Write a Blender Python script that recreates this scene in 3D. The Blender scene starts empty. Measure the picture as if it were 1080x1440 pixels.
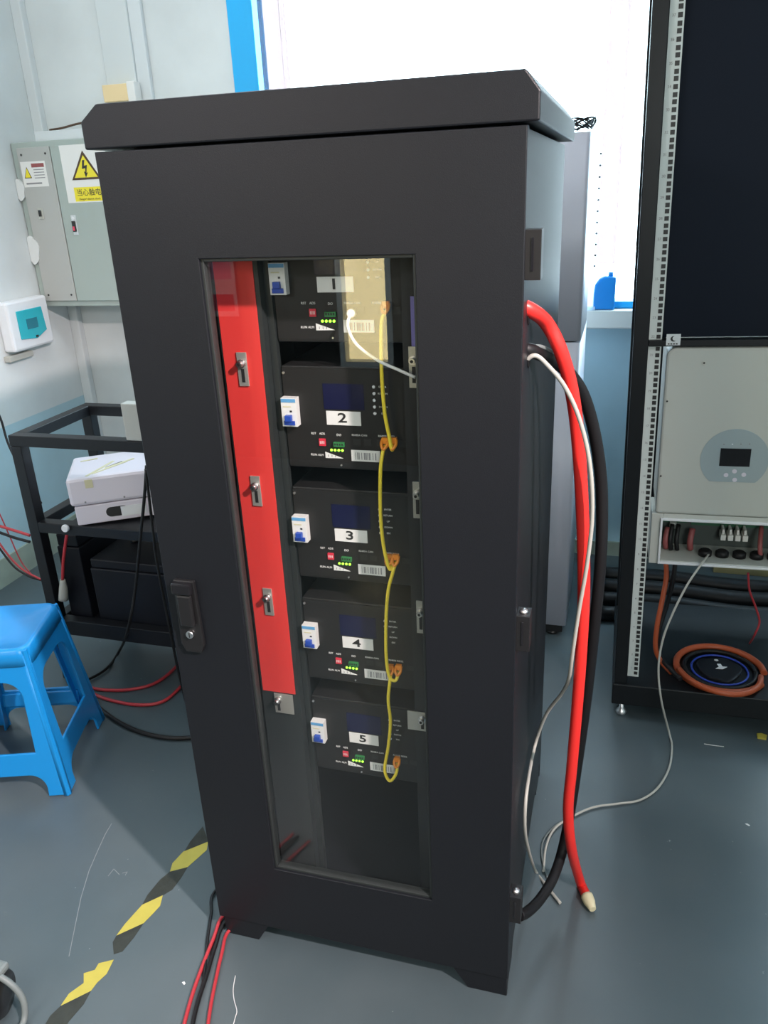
import bpy, bmesh, math, random
from mathutils import Vector, Matrix, Euler
random.seed(7)
PI = math.pi
C = bpy.context.scene.collection
SC = bpy.context.scene

# ------------------------------------------------------------------ camera
CAMP = Vector((0.72226104, -1.07130622, 1.45414245))
ROT = Euler((math.radians(67.74429943), math.radians(2.41726703), math.radians(15.80721793)), 'XYZ')
F = 1120.54
RM = ROT.to_matrix()
cd = bpy.data.cameras.new('camera'); cam = bpy.data.objects.new('camera', cd); C.objects.link(cam)
cam.location = CAMP; cam.rotation_euler = ROT
cd.sensor_fit = 'VERTICAL'; cd.sensor_height = 36.0; cd.lens = F / 1440 * 36.0
cd.clip_start = 0.02; cd.clip_end = 100
SC.camera = cam

def ray(u, v):
    return RM @ Vector(((u - 540) / F, -(v - 720) / F, -1.0))
def on(u, v, ax, val):                 # survey: where the sight line meets a real plane of the room
    d = ray(u, v); return CAMP + d * ((val - CAMP[ax]) / d[ax])
def fy(u, v, y): return on(u, v, 1, y)
def fz(u, v, z=0.0): return on(u, v, 2, z)
def fx(u, v, x): return on(u, v, 0, x)

# ------------------------------------------------------------------ materials
MATS = {}
def mat(name, col, rough=0.5, metal=0.0, spec=0.5, noise=None, bump=0.0, bscale=60, emit=0.0, ecol=None, coat=0.0, vary=0.0, vscale=6.0):
    if name in MATS: return MATS[name]
    m = bpy.data.materials.new(name); m.use_nodes = True; nt = m.node_tree
    b = nt.nodes['Principled BSDF']
    c4 = (col[0], col[1], col[2], 1)
    b.inputs['Base Color'].default_value = c4
    b.inputs['Roughness'].default_value = rough
    b.inputs['Metallic'].default_value = metal
    b.inputs['Specular IOR Level'].default_value = spec
    if coat: b.inputs['Coat Weight'].default_value = coat; b.inputs['Coat Roughness'].default_value = 0.15
    tc = nt.nodes.new('ShaderNodeTexCoord')
    if vary > 0:
        n = nt.nodes.new('ShaderNodeTexNoise'); n.inputs['Scale'].default_value = vscale; n.inputs['Detail'].default_value = 5
        nt.links.new(tc.outputs['Object'], n.inputs['Vector'])
        mx = nt.nodes.new('ShaderNodeMix'); mx.data_type = 'RGBA'
        lo = tuple(x * (1 - vary) for x in col) + (1,); hi = tuple(min(1, x * (1 + vary)) for x in col) + (1,)
        mx.inputs[6].default_value = lo; mx.inputs[7].default_value = hi
        nt.links.new(n.outputs['Fac'], mx.inputs[0]); nt.links.new(mx.outputs[2], b.inputs['Base Color'])
    if bump > 0:
        n2 = nt.nodes.new('ShaderNodeTexNoise'); n2.inputs['Scale'].default_value = bscale
        nt.links.new(tc.outputs['Object'], n2.inputs['Vector'])
        bp = nt.nodes.new('ShaderNodeBump'); bp.inputs['Strength'].default_value = bump; bp.inputs['Distance'].default_value = 0.002
        nt.links.new(n2.outputs['Fac'], bp.inputs['Height']); nt.links.new(bp.outputs['Normal'], b.inputs['Normal'])
    if emit:
        b.inputs['Emission Color'].default_value = tuple(ecol or col) + (1,); b.inputs['Emission Strength'].default_value = emit
    MATS[name] = m
    return m

M = dict(
    cab=mat('black_powder_coat', (0.0090, 0.0105, 0.0135), 0.40, spec=0.30, bump=0.15, bscale=900, vary=0.08, vscale=3),
    cabin=mat('black_inner_steel', (0.014, 0.015, 0.016), 0.5),
    rail=mat('grey_black_rail', (0.024, 0.029, 0.029), 0.45),
    mod=mat('module_front_black', (0.014, 0.014, 0.014), 0.45, spec=0.4, bump=0.05, bscale=700),
    blk=mat('black_plastic', (0.012, 0.012, 0.013), 0.35),
    blk2=mat('black_rubber', (0.007, 0.007, 0.008), 0.5, spec=0.35),
    gloss=mat('gloss_black', (0.012, 0.012, 0.014), 0.12),
    chrome=mat('chrome', (0.85, 0.85, 0.85), 0.32, metal=1),
    zinc=mat('zinc_plate', (0.55, 0.55, 0.50), 0.35, metal=0.6),
    red=mat('red_film', (0.72, 0.045, 0.040), 0.45),
    redc=mat('red_cable_jacket', (0.75, 0.03, 0.025), 0.4),
    orange=mat('orange_cable_jacket', (0.38, 0.07, 0.02), 0.45),
    redd=mat('dull_red_cable', (0.42, 0.03, 0.04), 0.45),
    yel=mat('yellow_cable_jacket', (0.92, 0.72, 0.05), 0.4),
    org=mat('orange_plug_boot', (0.75, 0.25, 0.02), 0.4),
    wht=mat('white_label', (0.75, 0.75, 0.72), 0.5),
    whp=mat('white_plastic', (0.72, 0.74, 0.76), 0.35),
    greyc=mat('grey_cable_jacket', (0.42, 0.42, 0.38), 0.5),
    greyd=mat('dark_grey_cable', (0.16, 0.19, 0.19), 0.5),
    blue=mat('blue_toggle', (0.02, 0.07, 0.40), 0.35),
    ltblue=mat('light_blue_print', (0.12, 0.35, 0.62), 0.4),
    lcd=mat('dark_blue_lcd', (0.007, 0.009, 0.042), 0.2),
    dip=mat('red_dip_switch', (0.65, 0.03, 0.06), 0.4),
    term=mat('green_terminal', (0.03, 0.20, 0.06), 0.4),
    led=mat('green_led', (0.3, 0.9, 0.05), 0.3, emit=2.2, ecol=(0.35, 1.0, 0.05)),
    ink=mat('black_ink', (0.02, 0.02, 0.02), 0.5),
    inkg=mat('grey_ink', (0.25, 0.25, 0.26), 0.5),
    acg=mat('light_grey_enamel', (0.50, 0.51, 0.58), 0.38),
    ebox=mat('grey_green_enamel', (0.36, 0.42, 0.39), 0.4, vary=0.06, vscale=4),
    ebox2=mat('beige_grey_enamel', (0.42, 0.43, 0.41), 0.4),
    plaster=mat('loose_plaster', (0.68, 0.70, 0.69), 0.8, bump=0.5, bscale=60),
    teal=mat('teal_window', (0.03, 0.42, 0.50), 0.15),
    tealb=mat('dark_teal', (0.02, 0.18, 0.24), 0.3),
    hazy=mat('hazard_yellow', (0.44, 0.38, 0.06), 0.5, vary=0.15, vscale=30),
    hazb=mat('hazard_black', (0.025, 0.028, 0.022), 0.35, bump=0.4, bscale=80, vary=0.5, vscale=40),
    wrny=mat('warning_yellow', (0.80, 0.68, 0.03), 0.4),
    brown=mat('warning_border', (0.07, 0.035, 0.015), 0.4),
    stool=mat('blue_stool_plastic', (0.008, 0.235, 0.60), 0.30),
    steel=mat('bench_black_steel', (0.009, 0.010, 0.013), 0.45, spec=0.35, bump=0.1, bscale=300),
    silver=mat('silver_case', (0.68, 0.64, 0.71), 0.35),
    tape=mat('masking_tape', (0.62, 0.58, 0.38), 0.6),
    rackm=mat('rack_black', (0.006, 0.008, 0.010), 0.4, spec=0.3),
    rackp=mat('rack_blank_panel', (0.006, 0.010, 0.019), 0.6, spec=0.12),
    strip=mat('rail_white', (0.62, 0.68, 0.66), 0.45),
    inv=mat('inverter_white', (0.50, 0.52, 0.48), 0.45),
    invg=mat('inverter_badge_grey', (0.33, 0.40, 0.42), 0.35),
    invd=mat('inverter_bay', (0.06, 0.075, 0.07), 0.6),
    pcb=mat('green_board', (0.02, 0.10, 0.05), 0.5),
    pinkf=mat('pale_red_terminal', (0.30, 0.08, 0.08), 0.5),
    cream=mat('cream_box', (0.80, 0.62, 0.34), 0.5),
    card=mat('yellow_brown_board', (0.30, 0.26, 0.12), 0.7),
    purple=mat('violet_film', (0.22, 0.20, 0.55), 0.4),
    sill=mat('white_sill', (0.72, 0.72, 0.66), 0.5),
    bframe=mat('blue_window_paint', (0.01, 0.42, 0.85), 0.4),
    bjug=mat('blue_plastic_can', (0.01, 0.25, 0.70), 0.35),
    trim=mat('white_trim', (0.62, 0.66, 0.67), 0.5),
    base=mat('dirty_green_skirting', (0.30, 0.35, 0.29), 0.7, vary=0.35, vscale=9),
    wallw=mat('plain_white_wall', (0.60, 0.64, 0.64), 0.7),
    ceil=mat('ceiling_white', (0.7, 0.7, 0.7), 0.8),
    foam=mat('white_dust', (0.75, 0.75, 0.75), 0.8),
    bag=mat('black_bag', (0.006, 0.007, 0.011), 0.5, spec=0.3),
    bluew=mat('blue_wire', (0.02, 0.05, 0.35), 0.4),
    rearw=mat('dark_rear_wall', (0.03, 0.035, 0.035), 0.8),
    pred=mat('poster_red', (0.75, 0.06, 0.12), 0.5),
    ppink=mat('poster_pink', (0.75, 0.35, 0.50), 0.5),
)

def wall_mat(name, zsplit, xmin=None, white=(0.66, 0.70, 0.70), blue=(0.42, 0.60, 0.67)):
    m = bpy.data.materials.new(name); m.use_nodes = True; nt = m.node_tree; b = nt.nodes['Principled BSDF']
    b.inputs['Roughness'].default_value = 0.55
    g = nt.nodes.new('ShaderNodeNewGeometry'); s = nt.nodes.new('ShaderNodeSeparateXYZ'); nt.links.new(g.outputs['Position'], s.inputs[0])
    lt = nt.nodes.new('ShaderNodeMath'); lt.operation = 'LESS_THAN'; lt.inputs[1].default_value = zsplit; nt.links.new(s.outputs['Z'], lt.inputs[0])
    fac = lt.outputs[0]
    if xmin is not None:
        gt = nt.nodes.new('ShaderNodeMath'); gt.operation = 'GREATER_THAN'; gt.inputs[1].default_value = xmin; nt.links.new(s.outputs['X'], gt.inputs[0])
        mu = nt.nodes.new('ShaderNodeMath'); mu.operation = 'MULTIPLY'; nt.links.new(gt.outputs[0], mu.inputs[0]); nt.links.new(fac, mu.inputs[1]); fac = mu.outputs[0]
    n = nt.nodes.new('ShaderNodeTexNoise'); n.inputs['Scale'].default_value = 3.5; n.inputs['Detail'].default_value = 8; nt.links.new(g.outputs['Position'], n.inputs['Vector'])
    rr = nt.nodes.new('ShaderNodeMapRange'); rr.inputs[1].default_value = 0.3; rr.inputs[2].default_value = 0.75; rr.inputs[3].default_value = 0.88; rr.inputs[4].default_value = 1.06
    nt.links.new(n.outputs['Fac'], rr.inputs[0])
    mx = nt.nodes.new('ShaderNodeMix'); mx.data_type = 'RGBA'; mx.inputs[6].default_value = white + (1,); mx.inputs[7].default_value = blue + (1,)
    nt.links.new(fac, mx.inputs[0])
    vm = nt.nodes.new('ShaderNodeVectorMath'); vm.operation = 'SCALE'; nt.links.new(mx.outputs[2], vm.inputs[0]); nt.links.new(rr.outputs[0], vm.inputs['Scale'])
    nt.links.new(vm.outputs[0], b.inputs['Base Color'])
    return m

def floor_mat():
    m = bpy.data.materials.new('grey_epoxy_floor'); m.use_nodes = True; nt = m.node_tree; b = nt.nodes['Principled BSDF']
    g = nt.nodes.new('ShaderNodeNewGeometry')
    n = nt.nodes.new('ShaderNodeTexNoise'); n.inputs['Scale'].default_value = 2.2; n.inputs['Detail'].default_value = 6; nt.links.new(g.outputs['Position'], n.inputs['Vector'])
    cr = nt.nodes.new('ShaderNodeValToRGB'); cr.color_ramp.elements[0].position = 0.3; cr.color_ramp.elements[0].color = (0.058, 0.084, 0.096, 1)
    cr.color_ramp.elements[1].position = 0.75; cr.color_ramp.elements[1].color = (0.090, 0.114, 0.124, 1)
    nt.links.new(n.outputs['Fac'], cr.inputs[0])
    # fine light specks of grit
    v = nt.nodes.new('ShaderNodeTexNoise'); v.inputs['Scale'].default_value = 55; v.inputs['Detail'].default_value = 3; nt.links.new(g.outputs['Position'], v.inputs['Vector'])
    th = nt.nodes.new('ShaderNodeMapRange'); th.inputs[1].default_value = 0.74; th.inputs[2].default_value = 0.80; nt.links.new(v.outputs['Fac'], th.inputs[0])
    mx = nt.nodes.new('ShaderNodeMix'); mx.data_type = 'RGBA'; nt.links.new(th.outputs[0], mx.inputs[0]); nt.links.new(cr.outputs[0], mx.inputs[6]); mx.inputs[7].default_value = (0.3, 0.32, 0.32, 1)
    nt.links.new(mx.outputs[2], b.inputs['Base Color'])
    n3 = nt.nodes.new('ShaderNodeTexNoise'); n3.inputs['Scale'].default_value = 5; nt.links.new(g.outputs['Position'], n3.inputs['Vector'])
    rr = nt.nodes.new('ShaderNodeMapRange'); rr.inputs[3].default_value = 0.26; rr.inputs[4].default_value = 0.44; nt.links.new(n3.outputs['Fac'], rr.inputs[0]); nt.links.new(rr.outputs[0], b.inputs['Roughness'])
    b.inputs['Specular IOR Level'].default_value = 0.55
    bn = nt.nodes.new('ShaderNodeBump'); bn.inputs['Strength'].default_value = 0.08; bn.inputs['Distance'].default_value = 0.004
    n4 = nt.nodes.new('ShaderNodeTexNoise'); n4.inputs['Scale'].default_value = 14; nt.links.new(g.outputs['Position'], n4.inputs['Vector']); nt.links.new(n4.outputs['Fac'], bn.inputs['Height']); nt.links.new(bn.outputs[0], b.inputs['Normal'])
    return m

def glass_mat(name='clear_glass', tint=(1, 1, 1), ior=1.5, rough=0.0):
    m = bpy.data.materials.new(name); m.use_nodes = True; nt = m.node_tree; nt.nodes.remove(nt.nodes['Principled BSDF'])
    out = nt.nodes['Material Output']
    t = nt.nodes.new('ShaderNodeBsdfTransparent'); t.inputs[0].default_value = tuple(tint) + (1,)
    gl = nt.nodes.new('ShaderNodeBsdfGlossy'); gl.inputs['Roughness'].default_value = rough
    gm = nt.nodes.new('ShaderNodeNewGeometry'); dt = nt.nodes.new('ShaderNodeVectorMath'); dt.operation = 'DOT_PRODUCT'
    nt.links.new(gm.outputs['Normal'], dt.inputs[0]); nt.links.new(gm.outputs['Incoming'], dt.inputs[1])
    def mth(op, a, b=None):
        n = nt.nodes.new('ShaderNodeMath'); n.operation = op
        for i, v in enumerate((a, b)):
            if v is None: continue
            if isinstance(v, (int, float)): n.inputs[i].default_value = v
            else: nt.links.new(v, n.inputs[i])
        return n.outputs[0]
    f0 = ((ior-1)/(ior+1))**2
    fres = mth('ADD', mth('MULTIPLY', mth('POWER', mth('SUBTRACT', 1.0, mth('ABSOLUTE', dt.outputs['Value'])), 5.0), 1-f0), f0)
    mx = nt.nodes.new('ShaderNodeMixShader'); nt.links.new(fres, mx.inputs[0]); nt.links.new(t.outputs[0], mx.inputs[1]); nt.links.new(gl.outputs[0], mx.inputs[2])
    nt.links.new(mx.outputs[0], out.inputs[0])
    return m
GLASS = glass_mat('clear_glass', (0.97, 0.98, 0.98), ior=1.62)
def sheer_mat():
    m = bpy.data.materials.new('sheer_pink'); m.use_nodes = True; nt = m.node_tree; nt.nodes.remove(nt.nodes['Principled BSDF'])
    out = nt.nodes['Material Output']
    a = nt.nodes.new('ShaderNodeBsdfTransparent'); a.inputs[0].default_value = (0.46, 0.40, 0.40, 1)
    b = nt.nodes.new('ShaderNodeBsdfTranslucent'); b.inputs[0].default_value = (0.12, 0.05, 0.06, 1)
    mx = nt.nodes.new('ShaderNodeMixShader'); mx.inputs[0].default_value = 0.15
    nt.links.new(a.outputs[0], mx.inputs[1]); nt.links.new(b.outputs[0], mx.inputs[2]); nt.links.new(mx.outputs[0], out.inputs[0]); return m
SHEER = sheer_mat()
def milky():
    m = bpy.data.materials.new('milky_plastic'); m.use_nodes = True; nt = m.node_tree; b = nt.nodes['Principled BSDF']; out = nt.nodes['Material Output']
    b.inputs['Base Color'].default_value = (0.85, 0.88, 0.9, 1); b.inputs['Roughness'].default_value = 0.4
    tr = nt.nodes.new('ShaderNodeBsdfTranslucent'); tr.inputs[0].default_value = (0.85, 0.9, 0.95, 1)
    mx = nt.nodes.new('ShaderNodeMixShader'); mx.inputs[0].default_value = 0.9
    nt.links.new(b.outputs[0], mx.inputs[1]); nt.links.new(tr.outputs[0], mx.inputs[2]); nt.links.new(mx.outputs[0], out.inputs[0]); return m
MILKY = milky()

# ------------------------------------------------------------------ mesh builder
class MB:
    def __init__(s): s.bm = bmesh.new(); s.ms = []
    def mi(s, m):
        if m not in s.ms: s.ms.append(m)
        return s.ms.index(m)
    def _f(s, faces, m, smooth=False):
        i = s.mi(m)
        for f in faces: f.material_index = i; f.smooth = smooth
    def hexa(s, P, m):
        vs = [s.bm.verts.new(p) for p in P]
        fs = [s.bm.faces.new([vs[i] for i in q]) for q in ((0,3,2,1),(4,5,6,7),(0,1,5,4),(1,2,6,5),(2,3,7,6),(3,0,4,7))]
        s._f(fs, m); return s
    def box(s, x0, x1, y0, y1, z0, z1, m, mx=None):
        P = [Vector(p) for p in ((x0,y0,z0),(x1,y0,z0),(x1,y1,z0),(x0,y1,z0),(x0,y0,z1),(x1,y0,z1),(x1,y1,z1),(x0,y1,z1))]
        if mx is not None: P = [mx @ p for p in P]
        return s.hexa(P, m)
    def prism(s, pts, a0, a1, m, axis='y', mx=None, smooth=False):
        """polygon in the plane across `axis`, extruded from a0 to a1"""
        def mk(p, a):
            if axis == 'y': q = Vector((p[0], a, p[1]))
            elif axis == 'x': q = Vector((a, p[0], p[1]))
            else: q = Vector((p[0], p[1], a))
            return mx @ q if mx is not None else q
        A = [s.bm.verts.new(mk(p, a0)) for p in pts]; B = [s.bm.verts.new(mk(p, a1)) for p in pts]
        n = len(pts); fs = [s.bm.faces.new(A), s.bm.faces.new(B[::-1])]
        sd = [s.bm.faces.new([A[i], A[(i+1) % n], B[(i+1) % n], B[i]]) for i in range(n)]
        s._f(fs, m); s._f(sd, m, smooth); return s
    def cyl(s, p0, p1, r0, m, r1=None, seg=20, smooth=True, caps=True):
        p0, p1 = Vector(p0), Vector(p1); r1 = r0 if r1 is None else r1
        d = (p1 - p0).normalized(); a = d.orthogonal().normalized(); b = d.cross(a)
        A = [s.bm.verts.new(p0 + (a*math.cos(2*PI*i/seg) + b*math.sin(2*PI*i/seg))*r0) for i in range(seg)]
        B = [s.bm.verts.new(p1 + (a*math.cos(2*PI*i/seg) + b*math.sin(2*PI*i/seg))*r1) for i in range(seg)]
        s._f([s.bm.faces.new([A[i], A[(i+1) % seg], B[(i+1) % seg], B[i]]) for i in range(seg)], m, smooth)
        if caps: s._f([s.bm.faces.new(A[::-1]), s.bm.faces.new(B)], m)
        return s
    def lathe(s, c, prof, m, seg=24, axis=Vector((0,0,1))):
        c = Vector(c); d = Vector(axis).normalized(); a = d.orthogonal().normalized(); b = d.cross(a); rings = []
        for r, h in prof:
            rings.append([s.bm.verts.new(c + d*h + (a*math.cos(2*PI*i/seg) + b*math.sin(2*PI*i/seg))*max(r, 1e-4)) for i in range(seg)])
        for A, B in zip(rings, rings[1:]):
            s._f([s.bm.faces.new([A[i], A[(i+1) % seg], B[(i+1) % seg], B[i]]) for i in range(seg)], m, True)
        s._f([s.bm.faces.new(rings[0][::-1]), s.bm.faces.new(rings[-1])], m); return s
    def tube(s, pts, r, m, seg=10, sub=6, radii=None):
        P = [Vector(p) for p in pts]; Q = []; RR = []
        if len(P) > 2 and sub > 1:
            E = [P[0]*2 - P[1]] + P + [P[-1]*2 - P[-2]]
            for i in range(1, len(E)-2):
                for k in range(sub):
                    t = k / sub; a, b, c, d = E[i-1], E[i], E[i+1], E[i+2]
                    Q.append(0.5*((2*b) + (c-a)*t + (2*a-5*b+4*c-d)*t*t + (3*b-a-3*c+d)*t**3))
                    if radii: RR.append(radii[i-1]*(1-t) + radii[i]*t)
            Q.append(P[-1]); RR.append(radii[-1] if radii else r)
        else: Q = P; RR = list(radii) if radii else []
        if not radii: RR = [r]*len(Q)
        n = len(Q); up = (Q[1]-Q[0]).normalized().orthogonal().normalized(); rings = []
        for i in range(n):
            t = (Q[min(i+1, n-1)] - Q[max(i-1, 0)]).normalized()
            up = (up - t*up.dot(t)).normalized(); sd = t.cross(up)
            rings.append([s.bm.verts.new(Q[i] + (up*math.cos(2*PI*k/seg) + sd*math.sin(2*PI*k/seg))*RR[i]) for k in range(seg)])
        for A, B in zip(rings, rings[1:]):
            s._f([s.bm.faces.new([A[i], A[(i+1) % seg], B[(i+1) % seg], B[i]]) for i in range(seg)], m, True)
        s._f([s.bm.faces.new(rings[0][::-1]), s.bm.faces.new(rings[-1])], m); return s
    def addmesh(s, me, m, mx):
        i = s.mi(m); vs = [s.bm.verts.new(mx @ v.co) for v in me.vertices]
        for p in me.polygons:
            try: f = s.bm.faces.new([vs[k] for k in p.vertices]); f.material_index = i
            except ValueError: pass
        return s
    def build(s, name, parent=None, bevel=0.0, seg=2, recalc=True):
        if recalc: bmesh.ops.recalc_face_normals(s.bm, faces=s.bm.faces)
        me = bpy.data.meshes.new(name); s.bm.to_mesh(me); s.bm.free()
        for m in s.ms: me.materials.append(m)
        o = bpy.data.objects.new(name, me); C.objects.link(o)
        if parent is not None: o.parent = parent; o.matrix_parent_inverse = pinv(parent)
        if bevel > 0:
            b = o.modifiers.new('bevel', 'BEVEL'); b.width = bevel; b.segments = seg; b.limit_method = 'ANGLE'; b.angle_limit = math.radians(35)
            b.harden_normals = False
        return o

def pinv(p): return Matrix.Identity(4)
def tag(o, label, cat, group=None):
    o['label'] = label; o['category'] = cat
    if group: o['group'] = group
    return o
def thing(name, label, cat, loc=(0,0,0), rot=(0,0,0), group=None):
    o = bpy.data.objects.new(name, None); o.empty_display_size = 0.05; C.objects.link(o)
    o.location = loc; o.rotation_euler = rot; return tag(o, label, cat, group)
def struct(o): o['kind'] = 'structure'; return o

def curve_mesh(cu):
    o = bpy.data.objects.new('tmp', cu); C.objects.link(o)
    bpy.context.view_layer.update()
    dg = bpy.context.evaluated_depsgraph_get()
    me = bpy.data.meshes.new_from_object(o.evaluated_get(dg))
    bpy.data.objects.remove(o); return me
TX = {}
def text_mesh(body, size, ext=0.0003, bold=0.0):
    k = (body, size, bold)
    if k in TX: return TX[k]
    cu = bpy.data.curves.new('txt', 'FONT'); cu.body = body; cu.size = size; cu.extrude = ext; cu.offset = bold
    cu.align_x = 'CENTER'; cu.align_y = 'CENTER'; cu.resolution_u = 3
    TX[k] = curve_mesh(cu); return TX[k]
FACE = Matrix.Rotation(PI/2, 4, 'X')          # text in XY -> faces -y
def put_text(mb, body, size, m, x, y, z, sx=1.0, bold=0.0, rot=0.0):
    me = text_mesh(body, size, bold=bold)
    mb.addmesh(me, m, Matrix.Translation((x, y, z)) @ Matrix.Rotation(rot, 4, 'Y') @ FACE @ Matrix.Scale(sx, 4, (1,0,0)))
def shape2d(outer, holes, ext, bev=0.0):
    cu = bpy.data.curves.new('shp', 'CURVE'); cu.dimensions = '2D'; cu.fill_mode = 'BOTH'; cu.extrude = ext; cu.bevel_depth = bev; cu.bevel_resolution = 2
    for pts in [outer] + holes:
        sp = cu.splines.new('POLY'); sp.points.add(len(pts)-1); sp.use_cyclic_u = True
        for i, p in enumerate(pts): sp.points[i].co = (p[0], p[1], 0, 1)
    return curve_mesh(cu)

def bez(pts, n=8):
    return pts

# ================================================================== THE SETTING
XL, YB, YR, XR, ZC = -1.633, 2.05, -3.0, 3.0, 3.0
flo = struct(MB().box(XL-0.1, XR+0.1, YR-0.1, YB+0.3, -0.05, 0, floor_mat()).build('floor'))
SCUF = mat('pale_scuff', (0.20, 0.22, 0.23), 0.6)
for pts_ in ([(157,1158),(148,1173),(138,1195),(125,1225),(114,1262),(106,1300),(97,1345)], [(152,1232),(160,1222),(168,1230)], [(172,1228),(179,1226),(176,1231)]):
    b = MB(); P = [fz(u, v, 0.0) for u, v in pts_]
    for a, c in zip(P, P[1:]):
        n = Vector((-(c-a).y, (c-a).x, 0)).normalized()*0.0007
        b.box(0,1,0,1,0,1, SCUF, Matrix(((c.x-a.x, 2*n.x, 0, a.x-n.x), (c.y-a.y, 2*n.y, 0, a.y-n.y), (0,0,0.0003,0.0), (0,0,0,1))))
    b.build('scuff_mark', flo)
struct(MB().box(XL-0.1, XR+0.1, YR-0.1, YB+0.15, ZC, ZC+0.05, M['ceil']).build('ceiling'))
struct(MB().box(XL-0.1, XL, YR, YB+0.15, 0, ZC, wall_mat('left_wall_paint', 0.62)).build('wall_left'))
struct(MB().box(XR, XR+0.1, YR, YB+0.15, 0, ZC, M['wallw']).build('wall_right'))
WB = wall_mat('back_wall_paint', 0.925, xmin=-0.9)
WX0, WX1, WZ0, WZ1 = -0.73, 2.3, 1.0, 2.7
b = MB(); b.box(XL, WX0, YB, YB+0.15, 0, ZC, WB); b.box(WX1, XR, YB, YB+0.15, 0, ZC, WB)
b.box(WX0, WX1, YB, YB+0.15, 0, WZ0-0.02, WB); b.box(WX0, WX1, YB, YB+0.15, WZ1, ZC, WB)
struct(b.build('wall_back'))
# rear wall with a tall narrow window behind the photographer
RX0, RX1, RZ0, RZ1 = -0.72, -0.42, 0.55, 2.3
b = MB(); b.box(XL, RX0, YR-0.1, YR, 0, ZC, M['rearw']); b.box(RX1, XR, YR-0.1, YR, 0, ZC, M['rearw'])
b.box(RX0, RX1, YR-0.1, YR, 0, RZ0, M['rearw']); b.box(RX0, RX1, YR-0.1, YR, RZ1, ZC, M['rearw'])
struct(b.build('wall_rear'))
b = MB(); b.box(RX0, RX0+0.03, YR-0.06, YR+0.01, RZ0, RZ1, M['trim']); b.box(RX1-0.03, RX1, YR-0.06, YR+0.01, RZ0, RZ1, M['trim'])
b.box(RX0+0.03, RX1-0.03, YR-0.06, YR+0.01, RZ0, RZ0+0.03, M['trim']); b.box(RX0+0.03, RX1-0.03, YR-0.06, YR+0.01, RZ1-0.03, RZ1, M['trim'])
w2 = struct(b.build('window_2'))
MB().box(RX0+0.03, RX1-0.03, YR-0.04, YR-0.035, RZ0+0.03, RZ1-0.03, glass_mat('cream_glass', (1.0, 0.80, 0.55))).build('pane', w2)
# main window
b = MB(); fr = M['bframe']
b.box(WX0, WX0+0.10, YB-0.01, YB+0.09, WZ0, WZ1, fr); b.box(WX1-0.10, WX1, YB-0.01, YB+0.09, WZ0, WZ1, fr)
b.box(WX0+0.10, WX1-0.10, YB, YB+0.09, WZ0, WZ0+0.025, fr); b.box(WX0+0.10, WX1-0.10, YB, YB+0.09, WZ1-0.06, WZ1, fr)
b.box(1.18, 1.24, YB, YB+0.09, WZ0+0.025, WZ1-0.06, fr)
w1 = struct(b.build('window_1', bevel=0.003))
MB().box(WX0+0.10, 1.18, YB+0.05, YB+0.056, WZ0+0.025, WZ1-0.06, GLASS).build('pane', w1)
MB().box(1.24, WX1-0.10, YB+0.05, YB+0.056, WZ0+0.025, WZ1-0.06, GLASS).build('pane', w1)
MB().box(WX0-0.03, WX1+0.03, YB-0.05, YB+0.12, WZ0-0.065, WZ0-0.0005, M['sill']).build('window_sill', w1, bevel=0.004)
# pilaster with conduit, corner trim, skirting
b = MB(); b.box(-1.262, -1.13, YB-0.03, YB, 0, ZC, M['wallw']); b.box(-1.13, -1.075, YB-0.022, YB, 0, ZC, M['trim'])
struct(b.build('trim_1', bevel=0.004))
struct(MB().box(XL, XL+0.045, YB-0.035, YB, 0, ZC, M['trim']).build('trim_2', bevel=0.004))
struct(MB().box(XL, XL+0.008, YR, YB-0.036, 0, 0.115, M['base']).build('baseboard_left'))
struct(MB().box(-1.07, XR, YB-0.012, YB, 0, 0.06, M['base']).build('baseboard_back'))

for (x0, x1, wv, nm) in ((-0.60, -0.50, 0.012, 'pale pink sheer curtain strip hanging at the left side of the bright window'),
                     (0.628, 0.695, 0.012, 'pale pink sheer curtain strip hanging in the window right of the tall black cabinet')):
    b = MB(); n = 14; A = []; B2 = []
    for i in range(n+1):
        x = x0 + (x1-x0)*i/n; y = YB - 0.03 + wv*math.sin(i*1.9)
        A.append(b.bm.verts.new((x, y, 1.16))); B2.append(b.bm.verts.new((x, y, 2.68)))
    b._f([b.bm.faces.new([A[i], A[i+1], B2[i+1], B2[i]]) for i in range(n)], SHEER, True)
    o = b.build('sheer_curtain'); so = o.modifiers.new('thick', 'SOLIDIFY'); so.thickness = 0.0008
    tag(o, nm, 'curtain')
t = thing('plastic_can', 'blue plastic can with rounded shoulder standing on the white window sill', 'can', (0.664, YB-0.022, WZ0))
b = MB(); b.prism([(-0.038,0.0),(0.04,0.0),(0.04,0.115),(0.0,0.12),(-0.02,0.112),(-0.034,0.09),(-0.038,0.06)], -0.016, 0.016, M['bjug'])
b.build('body', t, bevel=0.006)
MB().cyl((0.02,0,0.117),(0.02,0,0.132),0.009,M['bjug']).build('cap', t)

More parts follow.
